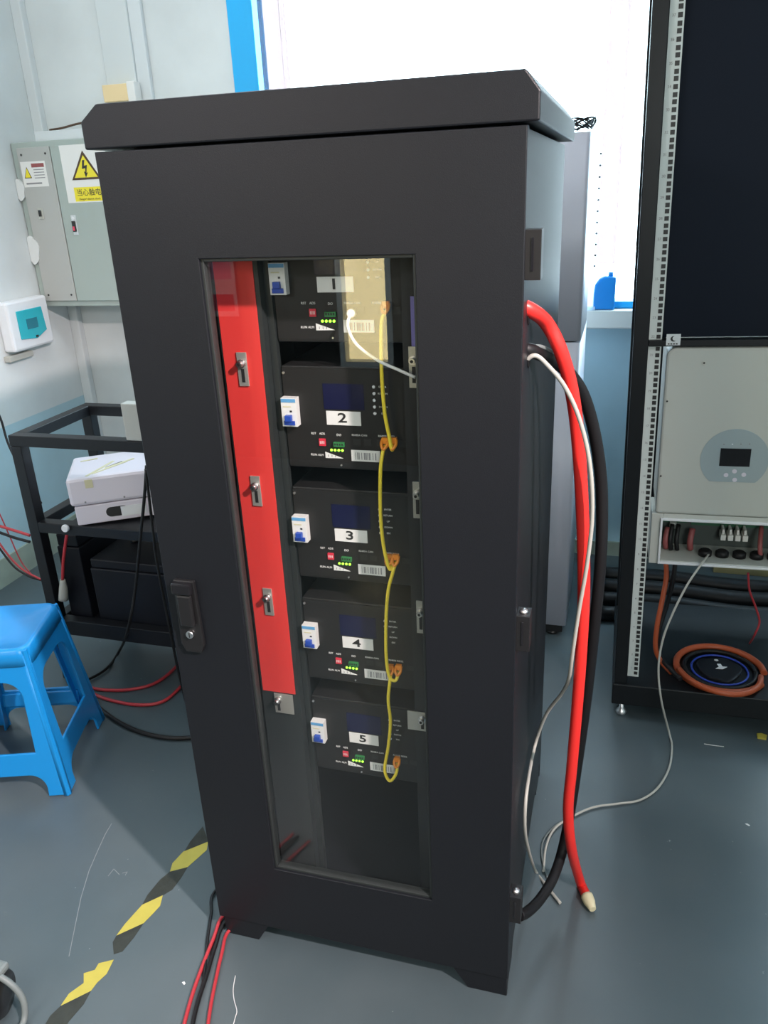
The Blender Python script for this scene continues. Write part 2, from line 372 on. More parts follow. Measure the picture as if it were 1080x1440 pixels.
# ================================================================== BATTERY CABINET
cab = thing('battery_cabinet', 'tall black steel battery cabinet with a long glass window in its door', 'cabinet', (0.3, 0.33, 0))
cab_off = Vector((0.3, 0.33, 0))
def cbuild(b, name, parent=cab, off=cab_off, bevel=0.0, seg=2):
    if parent is cab or parent is None or parent.type == 'EMPTY':
        bmesh.ops.translate(b.bm, vec=-off, verts=b.bm.verts)
    return b.build(name, parent, bevel, seg)
W, D, H = 0.60, 0.655, 1.512
m = M['cab']
b = MB()
b.box(0, 0.0015, 0.022, D, 0.05, H, m); b.box(0.5985, W, 0.022, D, 0.05, H, m); b.box(0.0015, 0.5985, D-0.0015, D, 0.05, H, m)
b.box(0.0015, 0.5985, 0.022, D-0.0015, H-0.002, H, m); b.box(0.0015, 0.5985, 0.022, D-0.0015, 0.10, 0.102, m)
cbuild(b, 'body')
b = MB()   # inner frame behind the door
b.box(0.003, 0.10, 0.0235, 0.055, 0.105, H-0.004, M['cabin']); b.box(0.50, 0.597, 0.0235, 0.055, 0.105, H-0.004, M['cabin'])
b.box(0.10, 0.50, 0.0235, 0.055, 1.42, H-0.004, M['cabin'])
cbuild(b, 'inner_frame')
b = MB()   # plinth: feet with raised skirt
b.prism([(0.006,0),(0.081,0),(0.106,0.045),(0.496,0.045),(0.524,0),(0.60,0),(0.60,0.10),(0.006,0.10)], 0.004, 0.02, m)
b.prism([(0.006,0),(0.081,0),(0.106,0.045),(0.496,0.045),(0.524,0),(0.60,0),(0.60,0.10),(0.006,0.10)], D-0.018, D-0.002, m)
for x0, x1 in ((0.006, 0.012), (0.592, 0.5985)):
    b.prism([(0.02,0),(0.09,0),(0.115,0.045),(0.54,0.045),(0.565,0),(D-0.018,0),(D-0.018,0.05),(0.02,0.05)], x0, x1, m, axis='x')
cbuild(b, 'plinth', bevel=0.0015)
b = MB()   # roof cap with chamfered shoulders
zc0, zc1 = 1.5185, 1.575
b.prism([(-0.016,zc0),(0.616,zc0),(0.616,1.552),(0.598,zc1),(0.012,zc1),(-0.016,1.554)], -0.001, 0.675, m)
b.box(0.03, 0.57, 0.05, 0.645, H+0.0005, zc0+0.001, M['cabin'])
cbuild(b, 'roof_cap', bevel=0.0025)
# door
door_mb = MB(); wx0, wx1, wz0, wz1 = 0.138, 0.459, 0.213, 1.370; dz0, dz1 = 0.052, 1.5135
for (x0, x1, z0, z1) in ((-0.001, wx0, dz0, dz1), (wx1, W, dz0, dz1), (wx0, wx1, dz0, wz0), (wx0, wx1, wz1, dz1)):
    pass
me = shape2d([(-0.001,dz0),(W,dz0),(W,dz1),(-0.001,dz1)], [[(wx0,wz0),(wx0,wz1),(wx1,wz1),(wx1,wz0)]], 0.0085, 0.0015)
door_mb.addmesh(me, m, Matrix.Translation((0, 0.0105, 0)) @ FACE)
door = cbuild(door_mb, 'door')
b = MB()   # window rebate
for (x0, x1, z0, z1) in ((wx0, wx0+0.006, wz0, wz1), (wx1-0.006, wx1, wz0, wz1), (wx0+0.006, wx1-0.006, wz0, wz0+0.006), (wx0+0.006, wx1-0.006, wz1-0.006, wz1)):
    b.box(x0, x1, 0.006, 0.0225, z0, z1, M['rail'])
def dchild(b, name, par, bevel=0.0):     # sub-parts share the cabinet's own axes
    bmesh.ops.translate(b.bm, vec=-cab_off, verts=b.bm.verts)
    return b.build(name, par, bevel)
dchild(b, 'window_frame', door, 0.001)
dchild(MB().box(wx0+0.006, wx1-0.006, 0.0125, 0.0155, wz0+0.006, wz1-0.006, GLASS), 'window_pane', door)
# swing handle with key cylinder
b = MB(); b.prism([(0.016,0.722),(0.024,0.706),(0.054,0.706),(0.061,0.722),(0.058,0.848),(0.019,0.848)], -0.008, 0.0005, M['blk'])
hd = dchild(b, 'handle', door, 0.002)
dchild(MB().box(0.0205, 0.0565, -0.021, -0.008, 0.826, 0.847, M['gloss']), 'handle_cap', hd, 0.003) if False else dchild(MB().box(0.0205, 0.0565, -0.021, -0.008, 0.826, 0.847, M['gloss']), 'handle_cap', door, 0.003)
dchild(MB().box(0.025, 0.053, -0.017, -0.008, 0.762, 0.824, M['blk']), 'lever', door, 0.004)
b = MB(); b.cyl((0.0385,-0.0135,0.744),(0.0385,-0.008,0.744),0.0068,M['chrome']); b.box(0.0377,0.0393,-0.0141,-0.0134,0.7395,0.7485,M['ink'])
dchild(b, 'key_cylinder', door)
# hinges on the right flank
for (u, v, shiny) in ((748, 358, False), (736, 888, True), (726, 1275, True)):
    p = fy(u, v, 0.012); zc = p.z
    b = MB(); b.box(0.6005, 0.622, 0.003, 0.034, zc-0.031, zc+0.031, M['blk']); b.box(0.609, 0.6125, 0.0015, 0.0031, zc-0.020, zc+0.022, M['gloss'])
    h = cbuild(b, 'hinge', bevel=0.0012)
    if shiny:
        bb = MB(); bb.lathe((0.611, 0.018, zc+0.031), [(0.007,0),(0.007,0.002),(0.0055,0.0045),(0.001,0.006)], M['chrome'], 16)
        dchild(bb, 'hinge_pin', h)
# cable glands on the flank
for (u, v, r) in ((742, 432, 0.0145), (742, 494, 0.0145)):
    b = MB(); p = fx(u, v, 0.6); b.lathe((0.6002, p.y+0.012, p.z-0.012), [(r,0),(r,0.0012),(r*0.9,0.0016)], M['blk2'], 20, (1,0,0)); cbuild(b, 'cable_gland')
p = fx(774, 460, 0.6)
b = MB(); mxx = Matrix.Translation((0.6015, p.y-0.02, p.z)) @ Matrix.Rotation(math.radians(-30), 4, 'X')
b.box(0, 0.003, -0.03, 0.03, -0.012, 0.012, M['whp'], mxx); cbuild(b, 'pale_tag')['label'] = 'pale grey plastic tag on the flank'

# rails and films inside
RY = 0.078
b = MB(); b.box(0.118, 0.194, RY, RY+0.03, 0.11, 1.40, M['rail']); b.box(0.1945, 0.205, RY+0.018, RY+0.03, 0.11, 1.40, M['rail']); cbuild(b, 'mounting_rail')
b = MB(); b.box(0.416, 0.485, RY, RY+0.03, 0.11, 1.40, M['cabin']); cbuild(b, 'mounting_rail')
b = MB(); b.box(0.121, 0.1865, RY-0.0015, RY-0.0002, 0.5815, 1.398, M['red']); o = cbuild(b, 'protective_film'); o['label'] = 'bright red film strip'
b = MB(); b.box(0.430, 0.443, RY-0.0012, RY-0.0002, 1.225, 1.305, M['purple']); o = cbuild(b, 'protective_film'); o['label'] = 'violet film strip'
def bracket(xa, xb, z0, z1, side):
    b = MB(); y1 = RY-0.0018; y0 = y1-0.0022; xc = (xa+xb)/2
    b.box(xa, xb, y0, y1, z0, z1, M['zinc'])
    zs = z0 + (z1-z0)*0.68
    sx = xc if xb-xa < 0.025 else (xa+0.008 if side < 0 else xb-0.010)
    b.box(sx-0.0028, sx+0.0028, y0-0.0006, y0, z0+(z1-z0)*0.12, z0+(z1-z0)*0.52, M['ink'])
    o = cbuild(b, 'bracket', bevel=0.0006)
    bb = MB(); bb.cyl((sx, y0-0.004, zs), (sx, y0-0.0002, zs), 0.0068, M['chrome'], seg=16); bb.cyl((sx, y0-0.012, zs), (sx, y0-0.004, zs), 0.0048, M['chrome'], seg=12)
    bb.cyl((sx, y0-0.0125, zs), (sx, y0-0.0119, zs), 0.0026, M['ink'], seg=6)
    dchild(bb, 'thumb_screw', o)
for z in (1.194, 0.987, 0.775): bracket(0.1445, 0.1615, z-0.027, z+0.027, -1)
bracket(0.1435, 0.181, 0.5365, 0.5795, -1)
for z in (1.202, 0.989, 0.776): bracket(0.4255, 0.4405, z-0.031, z+0.031, 1)
bracket(0.403, 0.4405, 0.541, 0.581, 1)

# battery modules -----------------------------------------------------------
MY = 0.1025
ZL = [1.320, 1.112, 0.9055, 0.693, 0.482]
def build_module(first=True):
    t = thing('battery_module', '', 'battery module', (0.31, MY, ZL[0]), group=None)
    X = lambda x: x - 0.31
    b = MB(); b.box(X(0.207), X(0.4145), 0, 0.40, -0.087, 0.083, M['mod']); b.build('case', t, 0.0015)
    b = MB(); b.box(X(0.2075), X(0.4140), -0.0012, -0.0001, -0.083, 0.079, M['mod'])
    b.cyl((X(0.195+0.016), -0.0035, 0.072), (X(0.195+0.016), -0.0012, 0.072), 0.0022, M['chrome'], seg=10)
    b.cyl((X(0.299), -0.0028, -0.080), (X(0.299), -0.0012, -0.080), 0.0016, M['chrome'], seg=10)
    fp = b.build('front_plate', t)
    b = MB(); b.box(X(0.2035+0.004), X(0.2335), -0.016, -0.0014, -0.013, 0.034, M['wht'])
    b.box(X(0.2080), X(0.2330), -0.0165, -0.0161, 0.027, 0.033, M['ltblue']); b.box(X(0.222), X(0.226), -0.0165, -0.0161, 0.011, 0.014, M['ink'])
    b.box(X(0.211), X(0.225), -0.0165, -0.0161, 0.019, 0.021, M['tape'])
    br = b.build('circuit_breaker', t, 0.0008)
    b = MB(); b.box(X(0.211), X(0.230), -0.0185, -0.0162, -0.0105, -0.003, M['blue']); b.box(X(0.215), X(0.226), -0.024, -0.0162, -0.003, 0.007, M['blue'])
    b.build('toggle', br, 0.0008)
    MB().box(X(0.276), X(0.344), -0.0022, -0.0013, 0.0145, 0.056, M['lcd']).build('display', t)
    MB().box(X(0.279), X(0.337), -0.0022, -0.0013, -0.0115, 0.0115, M['wht']).build('number_label', t)
    for k in range(5):
        b = MB(); b.lathe((X(0.361), -0.0012, 0.0525-0.0107*k), [(0.0026,0),(0.0026,0.0015),(0.0012,0.0024)], M['whp'], 12, (0,-1,0)); b.build('button', t)
    for k, s in enumerate(('ENTER','RETURN','UP','DOWN','ESC')):
        b = MB(); put_text(b, s, 0.0042, M['wht'], X(0.375), -0.0014, 0.0525-0.0107*k, 1.0); b.build('button_lettering', t)
    b = MB()
    put_text(b, 'RST', 0.0052, M['wht'], X(0.2545), -0.0014, -0.0275); put_text(b, 'ADS', 0.0052, M['wht'], X(0.269), -0.0014, -0.0275); b.build('switch_lettering', t); b = MB()
    put_text(b, 'DO', 0.0052, M['wht'], X(0.298), -0.0014, -0.0285); b.build('terminal_lettering', t); b = MB()
    put_text(b, 'RS485A CAN', 0.0046, M['wht'], X(0.333), -0.0014, -0.0275); put_text(b, 'RS485B RS232', 0.0046, M['wht'], X(0.378), -0.0014, -0.0275); b.build('port_lettering', t); b = MB()
    put_text(b, 'RUN ALM', 0.0052, M['wht'], X(0.258), -0.0014, -0.0640)
    b.prism([(X(0.2725),-0.0685),(X(0.2725),-0.0580),(X(0.303),-0.0680)], -0.0021, -0.0013, M['wht'])
    for k in range(3): b.box(X(0.2775+0.006*k), X(0.2783+0.006*k), -0.0023, -0.0021, -0.0665, -0.0625, M['ink'])
    b.build('light_lettering', t)
    b = MB(); b.box(X(0.2635), X(0.2745), -0.004, -0.0013, -0.0475, -0.0355, M['dip'])
    for k in range(4): b.box(X(0.2652+0.0022*k), X(0.2662+0.0022*k), -0.0044, -0.0040, -0.0440, -0.0390, M['wht'])
    b.build('dip_switch', t, 0.0003)
    b = MB(); b.box(X(0.289), X(0.307), -0.006, -0.0013, -0.0475, -0.0400, M['term'])
    for k in range(4): b.box(X(0.2905+0.0041*k), X(0.2930+0.0041*k), -0.0063, -0.0060, -0.0450, -0.0415, M['ink'])
    b.build('terminal_block', t, 0.0003)
    for k in range(4): MB().lathe((X(0.2835+0.0063*k), -0.0013, -0.0545), [(0.0022,0),(0.0022,0.001),(0.0012,0.0018)], M['led'], 12, (0,-1,0)).build('status_light', t)
    b = MB(); b.box(X(0.3175), X(0.3665), -0.0022, -0.0013, -0.0715, -0.0525, M['wht'])
    random.seed(3); xx = 0.324
    while xx < 0.361:
        w = random.choice((0.0007, 0.0012, 0.002)); 
        b.box(X(xx), X(xx+w), -0.0025, -0.0022, -0.0685, -0.0565, M['inkg']); xx += w + random.choice((0.0008, 0.0015, 0.003))
    b.build('barcode_label', t)
    b = MB()
    for k, x in enumerate((0.322, 0.340, 0.3615, 0.3795, 0.397)): b.box(X(x), X(x+0.0125), -0.0018, -0.0013, -0.0445, -0.0335, M['ink'])
    b.build('port_row', t)
    return t
labels = ['battery module numbered 1, topmost in the cabinet, with a white lead plugged in', 'battery module numbered 2, second from the top in the black cabinet',
          'battery module numbered 3, in the middle of the stack behind the glass', 'battery module numbered 4, just above the lowest one',
          'battery module numbered 5, lowest one behind the glass door']
mod0 = build_module()
for k in range(5):
    if k == 0: t = mod0
    else:
        t = mod0.copy(); C.objects.link(t)
        for ch in list(mod0.children):
            if ch.name.startswith('number_digit'): continue
            c = ch.copy(); C.objects.link(c); c.parent = t
            for g in ch.children:
                d = g.copy(); C.objects.link(d); d.parent = c
    t.location = (0.31, MY, ZL[k]); t['label'] = labels[k]; t['group'] = 'battery modules behind the glass door'
for k, t in enumerate([o for o in C.objects if o.name.startswith('battery_module')]):
    b = MB(); put_text(b, str(k+1), 0.022, M['ink'], -0.004, -0.0024, 0.0, 1.45, bold=0.0004); b.build('number_digit', t)

# patch cords: from port to port down the stack, each with an orange boot at both ends
def patch(pts, i):
    label = ['yellow patch cord looping from module 1 down to module 2', 'yellow patch cord hanging between modules 2 and 3',
             'yellow patch cord hanging between modules 3 and 4', 'yellow patch cord from module 4 ending in a hook at module 5'][i]
    t = thing('patch_cord', label, 'cable', pts[0], group='yellow patch cords linking the modules')
    q = [Vector(p) - Vector(pts[0]) for p in pts]
    MB().tube(q, 0.0030, M['yel'], 10, 7).build('cord', t)
    for (a, nb) in ((q[0], q[1]), (q[-1], q[-2])):
        b = MB(); d = (nb - a).normalized()
        b.tube([a + Vector((-0.0045,0.001,0.010)), a + Vector((-0.005,-0.006,0.004)), a + Vector((-0.001,-0.009,-0.003)), a + Vector((0.0045,-0.007,0.003)), a + Vector((0.004,0.001,0.010))], 0.0026, M['org'], 8, 4)
        b.box(-0.0050, 0.0050, -0.0035, 0.0025, 0.004, 0.014, M['org'], Matrix.Translation(a))
        b.build('plug', t, 0.0006)
yc = MY - 0.012
def py(u, v, dy=0.0): return tuple(fy(u, v, yc + dy))
patch([py(543,437,0.004), py(537,450,-0.012), py(536,480,-0.016), py(537,530,-0.012), py(541,580,-0.010), py(547,612,-0.008), py(551,632,-0.008), py(554,627,0)], 0)
patch([py(542,627,0), py(538,638,-0.010), py(535,665,-0.014), py(535,720,-0.014), py(539,765,-0.012), py(546,796,-0.010), py(550,800,-0.008), py(548,790,0)], 1)
patch([py(557,790,0), py(553,803,-0.010), py(546,830,-0.014), py(543,870,-0.012), py(543,920,-0.012), py(547,950,-0.011), py(556,957,-0.010), py(561,944,0)], 2)
patch([py(550,944,0), py(548,960,-0.011), py(546,985,-0.014), py(549,1015,-0.012), py(546,1050,-0.012), py(541,1082,-0.012), py(548,1098,-0.012), py(557,1088,-0.010), py(559,1073,0)], 3)
t = thing('network_lead', 'pale grey lead with a round white plug drooping from module 1 to the right bracket', 'cable', py(495,440))
o0 = Vector(py(495,440))
q = [Vector(p)-o0 for p in (py(494,441,-0.004), py(489,452,-0.014), py(490,464,-0.014), py(502,485,-0.016), py(530,506,-0.018), py(560,520,-0.022), py(585,531,-0.028))]
MB().tube(q, 0.0024, M['wht'], 10, 7).build('cord', t)
MB().lathe((0,0.004,0), [(0.0065,0),(0.0065,0.012),(0.004,0.015)], M['wht'], 18, (0,-1,0)).build('plug', t)

# ================================================================== CABLES AT THE RIGHT FLANK
def cable(name, label, pts, r, m, cat='cable', sub=8, seg=12, extra=None, group=None, radii=None):
    o0 = Vector(pts[0])
    q = [Vector(p)-o0 for p in pts]
    if extra is None:
        o = MB().tube(q, r, m, seg, sub, radii).build(name); o.location = o0; return tag(o, label, cat, group)
    t = thing(name, label, cat, o0, group=group); MB().tube(q, r, m, seg, sub, radii).build('jacket', t)
    extra(t, q); return t
def endcap(t, q):
    d = (q[-1]-q[-2]).normalized(); MB().tube([q[-1]-d*0.004, q[-1]+d*0.012, q[-1]+d*0.03], 0.0135, M['tape'], 12, 3, [0.0135, 0.0125, 0.007]).build('taped_end', t)['label'] = 'pale yellow tape on the cut end'
g1 = fx(742, 432, 0.601); 
def pt(u, v, y): return tuple(fy(u, v, y))
def fl(u, v, z): return tuple(fz(u, v, z))
RED = [(0.575, g1.y+0.010, g1.z+0.006), (0.604, g1.y+0.014, g1.z-0.006), pt(769,455,0.11), pt(789,495,0.12), pt(804,550,0.14), pt(813,620,0.15), pt(819,720,0.16), pt(821,830,0.17),
       pt(817,920,0.18), pt(811,1000,0.19), pt(804,1080,0.20), pt(799,1140,0.21), pt(804,1195,0.235), fl(816,1240,0.016), fl(826,1262,0.0135)]
cable('power_cable', 'thick red power cable arching from the cabinet flank to a taped end on the floor', RED, 0.0105, M['redc'], extra=endcap)
g2 = fx(742, 494, 0.601)
BLK = [(0.575, g2.y+0.014, g2.z+0.002), (0.604, g2.y+0.024, g2.z-0.004), pt(778,507,0.17), pt(800,525,0.20), pt(822,560,0.23), pt(838,620,0.25), pt(846,690,0.26), pt(845,780,0.26), pt(836,880,0.26),
       pt(825,980,0.27), pt(814,1060,0.285), pt(802,1140,0.29), pt(792,1195,0.24), fl(775,1245,0.05), fl(755,1275,0.03), pt(738,1290,0.03), (0.628, 0.045, 0.205)]
BLK = BLK[:12] + [pt(791,1195,0.27), pt(778,1234,0.21), pt(760,1264,0.15), pt(742,1282,0.10), pt(730,1288,0.07)]
cable('power_cable', 'thick black power cable arching from the cabinet flank and curling back to its foot', BLK, 0.0105, M['blk2'])
GR = [(0.59, g2.y+0.012, g2.z-0.022), pt(752,500,0.08), pt(772,516,0.09), pt(795,545,0.105), pt(815,590,0.115), pt(829,650,0.125), pt(833,720,0.135), pt(826,790,0.145), pt(814,860,0.155), pt(805,920,0.165), pt(800,955,0.19),
      pt(790,975,0.23), pt(768,1005,0.28), tuple(fx(752,1050,0.612)), tuple(fx(741,1110,0.612)), tuple(fx(738,1160,0.612)), tuple(fx(742,1190,0.614)), fl(752,1222,0.012), fl(768,1245,0.006), fl(788,1270,0.005)]
cable('sensor_cable', 'thin pale grey cable running down beside the thick red one and looping low', GR, 0.0034, M['greyc'])
GB = [(0.59, g2.y+0.014, g2.z-0.004), pt(755,487,0.10), pt(775,494,0.14), pt(790,506,0.18), pt(800,520,0.22)]
cable('sensor_cable', 'thin dark grey cable arching just above the thick black one at the flank', GB, 0.003, M['greyd'])
INVW = [pt(997,779,0.99), pt(985,795,0.93), pt(965,825,0.90), pt(945,865,0.88), pt(932,900,0.87), pt(926,940,0.86), pt(930,985,0.85), fl(941,1030,0.02), fl(945,1050,0.006), fl(941,1080,0.005), fl(925,1108,0.005),
        fl(900,1125,0.005), fl(870,1130,0.005), fl(835,1135,0.005), fl(805,1148,0.005), fl(780,1165,0.005), fl(768,1190,0.005), fl(764,1225,0.005)]
cable('signal_cable', 'long thin grey cable trailing from the white inverter across the floor to the black cabinet', INVW, 0.0028, M['greyc'])
cable('signal_cable', 'thin grey strand end curled on the floor beneath the red power cable', [fl(806,1152,0.004), fl(785,1158,0.004), fl(765,1180,0.004), fl(762,1205,0.004), fl(770,1235,0.004)], 0.002, M['greyd'])

# floor cables at the front-left foot
CS = [('thin red cable coming out from the cabinet foot, left one of two', [(0.03,0.06,0.012), fl(314,1288,0.006), fl(300,1320,0.006), fl(284,1360,0.006), fl(270,1400,0.006), fl(258,1445,0.006), fl(250,1490,0.006)], 0.0038, M['redd']),
      ('thin red cable coming out from the cabinet foot, right one of two', [(0.045,0.045,0.012), fl(321,1310,0.006), fl(312,1340,0.006), fl(304,1375,0.006), fl(297,1410,0.006), fl(292,1445,0.006), fl(288,1490,0.006)], 0.0036, M['redd']),
      ('dark cable lying between the two thin red ones at the cabinet foot', [(0.03,0.10,0.012), fl(316,1298,0.006), fl(303,1330,0.006), fl(291,1370,0.006), fl(278,1410,0.006), fl(270,1445,0.006), fl(262,1490,0.006)], 0.0042, M['blk2']),
      ('dark cable hugging the left edge of the black cabinet near the floor', [(-0.03,0.16,0.008), fl(301,1255,0.006), fl(297,1285,0.006), fl(292,1320,0.005), fl(289,1350,0.005), fl(286,1385,0.005)], 0.0032, M['blk2'])]
for lab, pts, r, mm in CS: cable('floor_cable', lab, pts, r, mm)

# ================================================================== TALL GREY CABINET BEHIND
t = thing('storage_cabinet', 'tall light grey enamel cabinet standing behind the black one', 'cabinet', (0.40, 1.55, 0))
def rounded(x0, x1, y0, y1, r, n=6):
    P = []
    for cx, cy, a0 in ((x1-r, y0+r, -90), (x1-r, y1-r, 0), (x0+r, y1-r, 90), (x0+r, y0+r, 180)):
        for i in range(n+1):
            a = math.radians(a0 + 90*i/n); P.append((cx + r*math.cos(a), cy + r*math.sin(a)))
    return P
RR = rounded(-0.23, 0.218, -0.20, 0.20, 0.012)
MB().prism(RR, 0.045, 1.003, M['acg'], 'z', smooth=True).build('lower_body', t)
MB().prism(RR, 1.008, 1.566, M['acg'], 'z', smooth=True).build('upper_body', t)
MB().prism(rounded(-0.22, 0.208, -0.19, 0.19, 0.02), 1.003, 1.008, M['ink'], 'z').build('seam', t)
MB().box(-0.215, 0.205, -0.185, 0.18, 0.012, 0.045, M['blk']).build('base', t)
for sx in (-0.18, 0.17):
    for sy in (-0.165, 0.15): MB().lathe((sx, sy, 0), [(0.022,0),(0.022,0.008),(0.008,0.012),(0.008,0.02)], M['blk']).build('foot', t)
b = MB(); zt = 1.568
for k in range(6):
    a = random.random()*6; pts = []
    for i in range(9):
        ang = a + i*0.9; pts.append((0.03*math.cos(ang)*(1+0.3*k/6) , 0.03*math.sin(ang), 0.004 + 0.03*abs(math.sin(i*0.8+k))))
    b.tube(pts, 0.0018, M['blk2'], 6, 4)
for k in range(4): b.tube([(0.02*k-0.03,0,0.02),(0.02*k-0.02,0.0,0.05),(0.02*k-0.01,0.01,0.062+0.006*k)], 0.0009, M['blk2'], 5, 4)
o = b.build('wire_tangle'); o.location = (0.585, 1.40, zt); o.scale = (1.15, 1.15, 1.0); tag(o, 'tangle of thin black wires on top of the tall grey cabinet', 'wires')
pp = fy(829, 430, YB-0.036)
t = thing('perforated_strip', 'white perforated plastic strip standing on the window sill beside the grey cabinet', 'strip', (pp.x, YB-0.036, WZ0))
b = MB(); b.box(-0.014, 0.014, -0.0015, 0, 0, 0.56, MILKY)
for k in range(11): b.cyl((0.010, -0.0022, 0.155+0.037*k), (0.010, -0.0016, 0.155+0.037*k), 0.004, M['ink'], seg=8)
b.build('strip', t); MB().box(-0.02, 0.02, -0.010, -0.0016, 0.0, 0.012, MILKY).build('clip', t)

# heavy black hoses on the floor behind the rack
for k, (y, z, r, l) in enumerate(((1.50, 0.026, 0.026, 'nearest of the heavy black cables lying along the wall behind the rack'), (1.60, 0.028, 0.028, 'second of the heavy black cables lying behind the rack'),
                               (1.70, 0.030, 0.030, 'third of the heavy black cables lying behind the rack'), (1.80, 0.030, 0.030, 'rearmost heavy black cable lying against the wall'))):
    o = MB().tube([(0.72,y,z),(0.95,y+0.015,z),(1.2,y-0.01,z),(1.5,y+0.012,z),(1.9,y,z)], r, M['blk2'], 14, 8).build('heavy_cable'); tag(o, l, 'cable', 'heavy black cables behind the rack')

# ================================================================== RACK (leans a touch)
RP = Vector((0.779, 0.94, 0)); RRot = (0, -0.0185, 0)
rack = thing('server_rack', 'open black equipment rack with a white numbered mounting rail', 'rack', RP, RRot)
def rb(b, name, par=rack, bevel=0.0): bmesh.ops.translate(b.bm, vec=-RP, verts=b.bm.verts); return b.build(name, par, bevel)
rw = 0.60; x0 = 0.779; x1 = x0+rw; y0r, y1r = 0.94, 1.44; ZT = 2.05
mm = M['rackm']
for (xa, ya) in ((x0, y0r), (x1-0.035, y0r), (x0, y1r-0.04), (x1-0.035, y1r-0.04)): rb(MB().box(xa, xa+0.035, ya, ya+0.04, 0.115, ZT, mm), 'post', bevel=0.002)
rb(MB().box(x0-0.004, x1+0.004, y0r-0.006, y1r+0.006, 0.048, 0.115, mm), 'base', bevel=0.003)
rb(MB().box(x0, x1, y0r, y1r, ZT, ZT+0.05, mm), 'top', bevel=0.003)
rb(MB().box(x0+0.036, x1-0.036, y0r+0.045, y0r+0.049, 1.085, ZT-0.005, M['rackp']), 'blank_panel')
rb(MB().box(x0+0.036, x1-0.036, y0r+0.005, y0r+0.04, 1.070, 1.0845, mm), 'crossbar', bevel=0.001)
rb(MB().box(x0+0.036, x1-0.036, y1r-0.035, y1r-0.031, 0.30, ZT-0.005, mm), 'back_panel')
for xr, sgn in ((x0+0.036, 1), (x1-0.066, -1)):
    b = MB(); b.box(xr, xr+0.030, y0r+0.020, y0r+0.0235, 0.13, ZT-0.01, M['strip'])
    for u in range(42):
        for k in range(3):
            z = 0.142 + u*0.04445 + k*0.0155
            if z > ZT-0.03: break
            xa = xr+0.017 if sgn > 0 else xr+0.003
            b.box(xa, xa+0.0095, y0r+0.0192, y0r+0.0201, z-0.0048, z+0.0048, M['ink'])
        if sgn > 0 and u < 40:
            put_text(b, str(u+1), 0.008, M['inkg'], xr+0.009, y0r+0.0196, 0.158+u*0.04445)
    rb(b, 'mounting_rail')
for fxp in (x0+0.025, x1-0.025):
    for fyp in (y0r+0.02, y1r-0.03):
        rb(MB().lathe((fxp, fyp, 0.002), [(0.013,0),(0.016,0.006),(0.013,0.012),(0.007,0.02),(0.006,0.046)], M['chrome'], 20), 'levelling_foot')
t = thing('logo_sticker', 'small grey sticker with a crescent mark above the corner of the white inverter', 'sticker', RP, RRot)
st = MB(); p = fy(947, 478, 0.943); px, pz = p.x+0.0185*p.z, p.z
st.box(px-0.016, px+0.016, 0.9435, 0.9445, pz-0.0145, pz+0.012, M['trim'])
st.lathe((px, 0.9436, pz+0.001), [(0.0065,0),(0.0065,0.0006)], M['ink'], 20, (0,-1,0)); st.lathe((px+0.003, 0.9430, pz+0.002), [(0.0052,0),(0.0052,0.0003)], M['trim'], 20, (0,-1,0))
for k in range(4): st.box(px-0.012+0.006*k, px-0.008+0.006*k, 0.9429, 0.9434, pz-0.0125, pz-0.0095, M['ink'])
rb(st, 'sticker_face', t)

# wall-type inverter mounted in the rack
inv = thing('inverter', 'large off-white inverter with a small display, bolted in the black rack', 'inverter', RP, RRot)
ix0, ix1, iy = x0+0.079, x0+0.079+0.44, 0.95
def rrect(x0, x1, z0, z1, r, corners='tltr', n=6):
    P = []
    for cx, cz, a0, nm in ((x1-r, z1-r, 0, 'tr'), (x0+r, z1-r, 90, 'tl'), (x0+r, z0+r, 180, 'bl'), (x1-r, z0+r, 270, 'br')):
        if nm in corners:
            for i in range(n+1): a = math.radians(a0+90*i/n); P.append((cx+r*math.cos(a), cz+r*math.sin(a)))
        else: P.append((x1 if 'r' in nm else x0, z1 if 't' in nm else z0))
    return P
rb(MB().prism(rrect(ix0, ix1, 0.6385, 1.066, 0.022), iy, iy+0.19, M['inv'], smooth=False), 'front_cover', inv, 0.006)
b = MB()
for (u, v) in ((990, 512), (938, 565), (929, 670)):
    p = fy(u, v, iy); xx, zz = p.x+0.0185*p.z, p.z
    b.cyl((xx, iy-0.0015, zz), (xx, iy, zz), 0.0045, M['zinc'], seg=14); b.cyl((xx, iy-0.0018, zz), (xx, iy-0.0014, zz), 0.0025, M['ink'], seg=6)
rb(b, 'cover_screws', inv)
p = fy(1032, 651, iy); cx, cz = p.x+0.0185*p.z, p.z+0.004; R0 = 0.0785
P = [(cx+R0*math.cos(a), cz+R0*math.sin(a)) for a in [math.radians(-48+ (276)*i/40) for i in range(41)]]
rb(MB().prism(P, iy-0.0012, iy-0.0001, M['invg']), 'display_badge', inv)
sx0, sx1 = fy(1012,645,iy).x, fy(1055,645,iy).x; dz = 0.0185*0.8
rb(MB().box(sx0+dz, sx1+dz, iy-0.0022, iy-0.0013, fy(1033,658,iy).z, fy(1033,633,iy).z, M['gloss']), 'screen', inv)
for k in range(4):
    p = fy(1018+12*k, 627, iy); rb(MB().lathe((p.x+dz, iy-0.0013, p.z), [(0.0017,0),(0.0017,0.0006)], M['whp'] if k == 1 else M['inkg'], 12, (0,-1,0)), 'indicator', inv)
for (u, v) in ((1020, 670), (1045, 670), (1032, 665), (1032, 677)):
    p = fy(u, v, iy); rb(MB().lathe((p.x+dz, iy-0.0013, p.z), [(0.0055,0),(0.0055,0.0006)], M['silver'], 14, (0,-1,0)), 'key', inv)
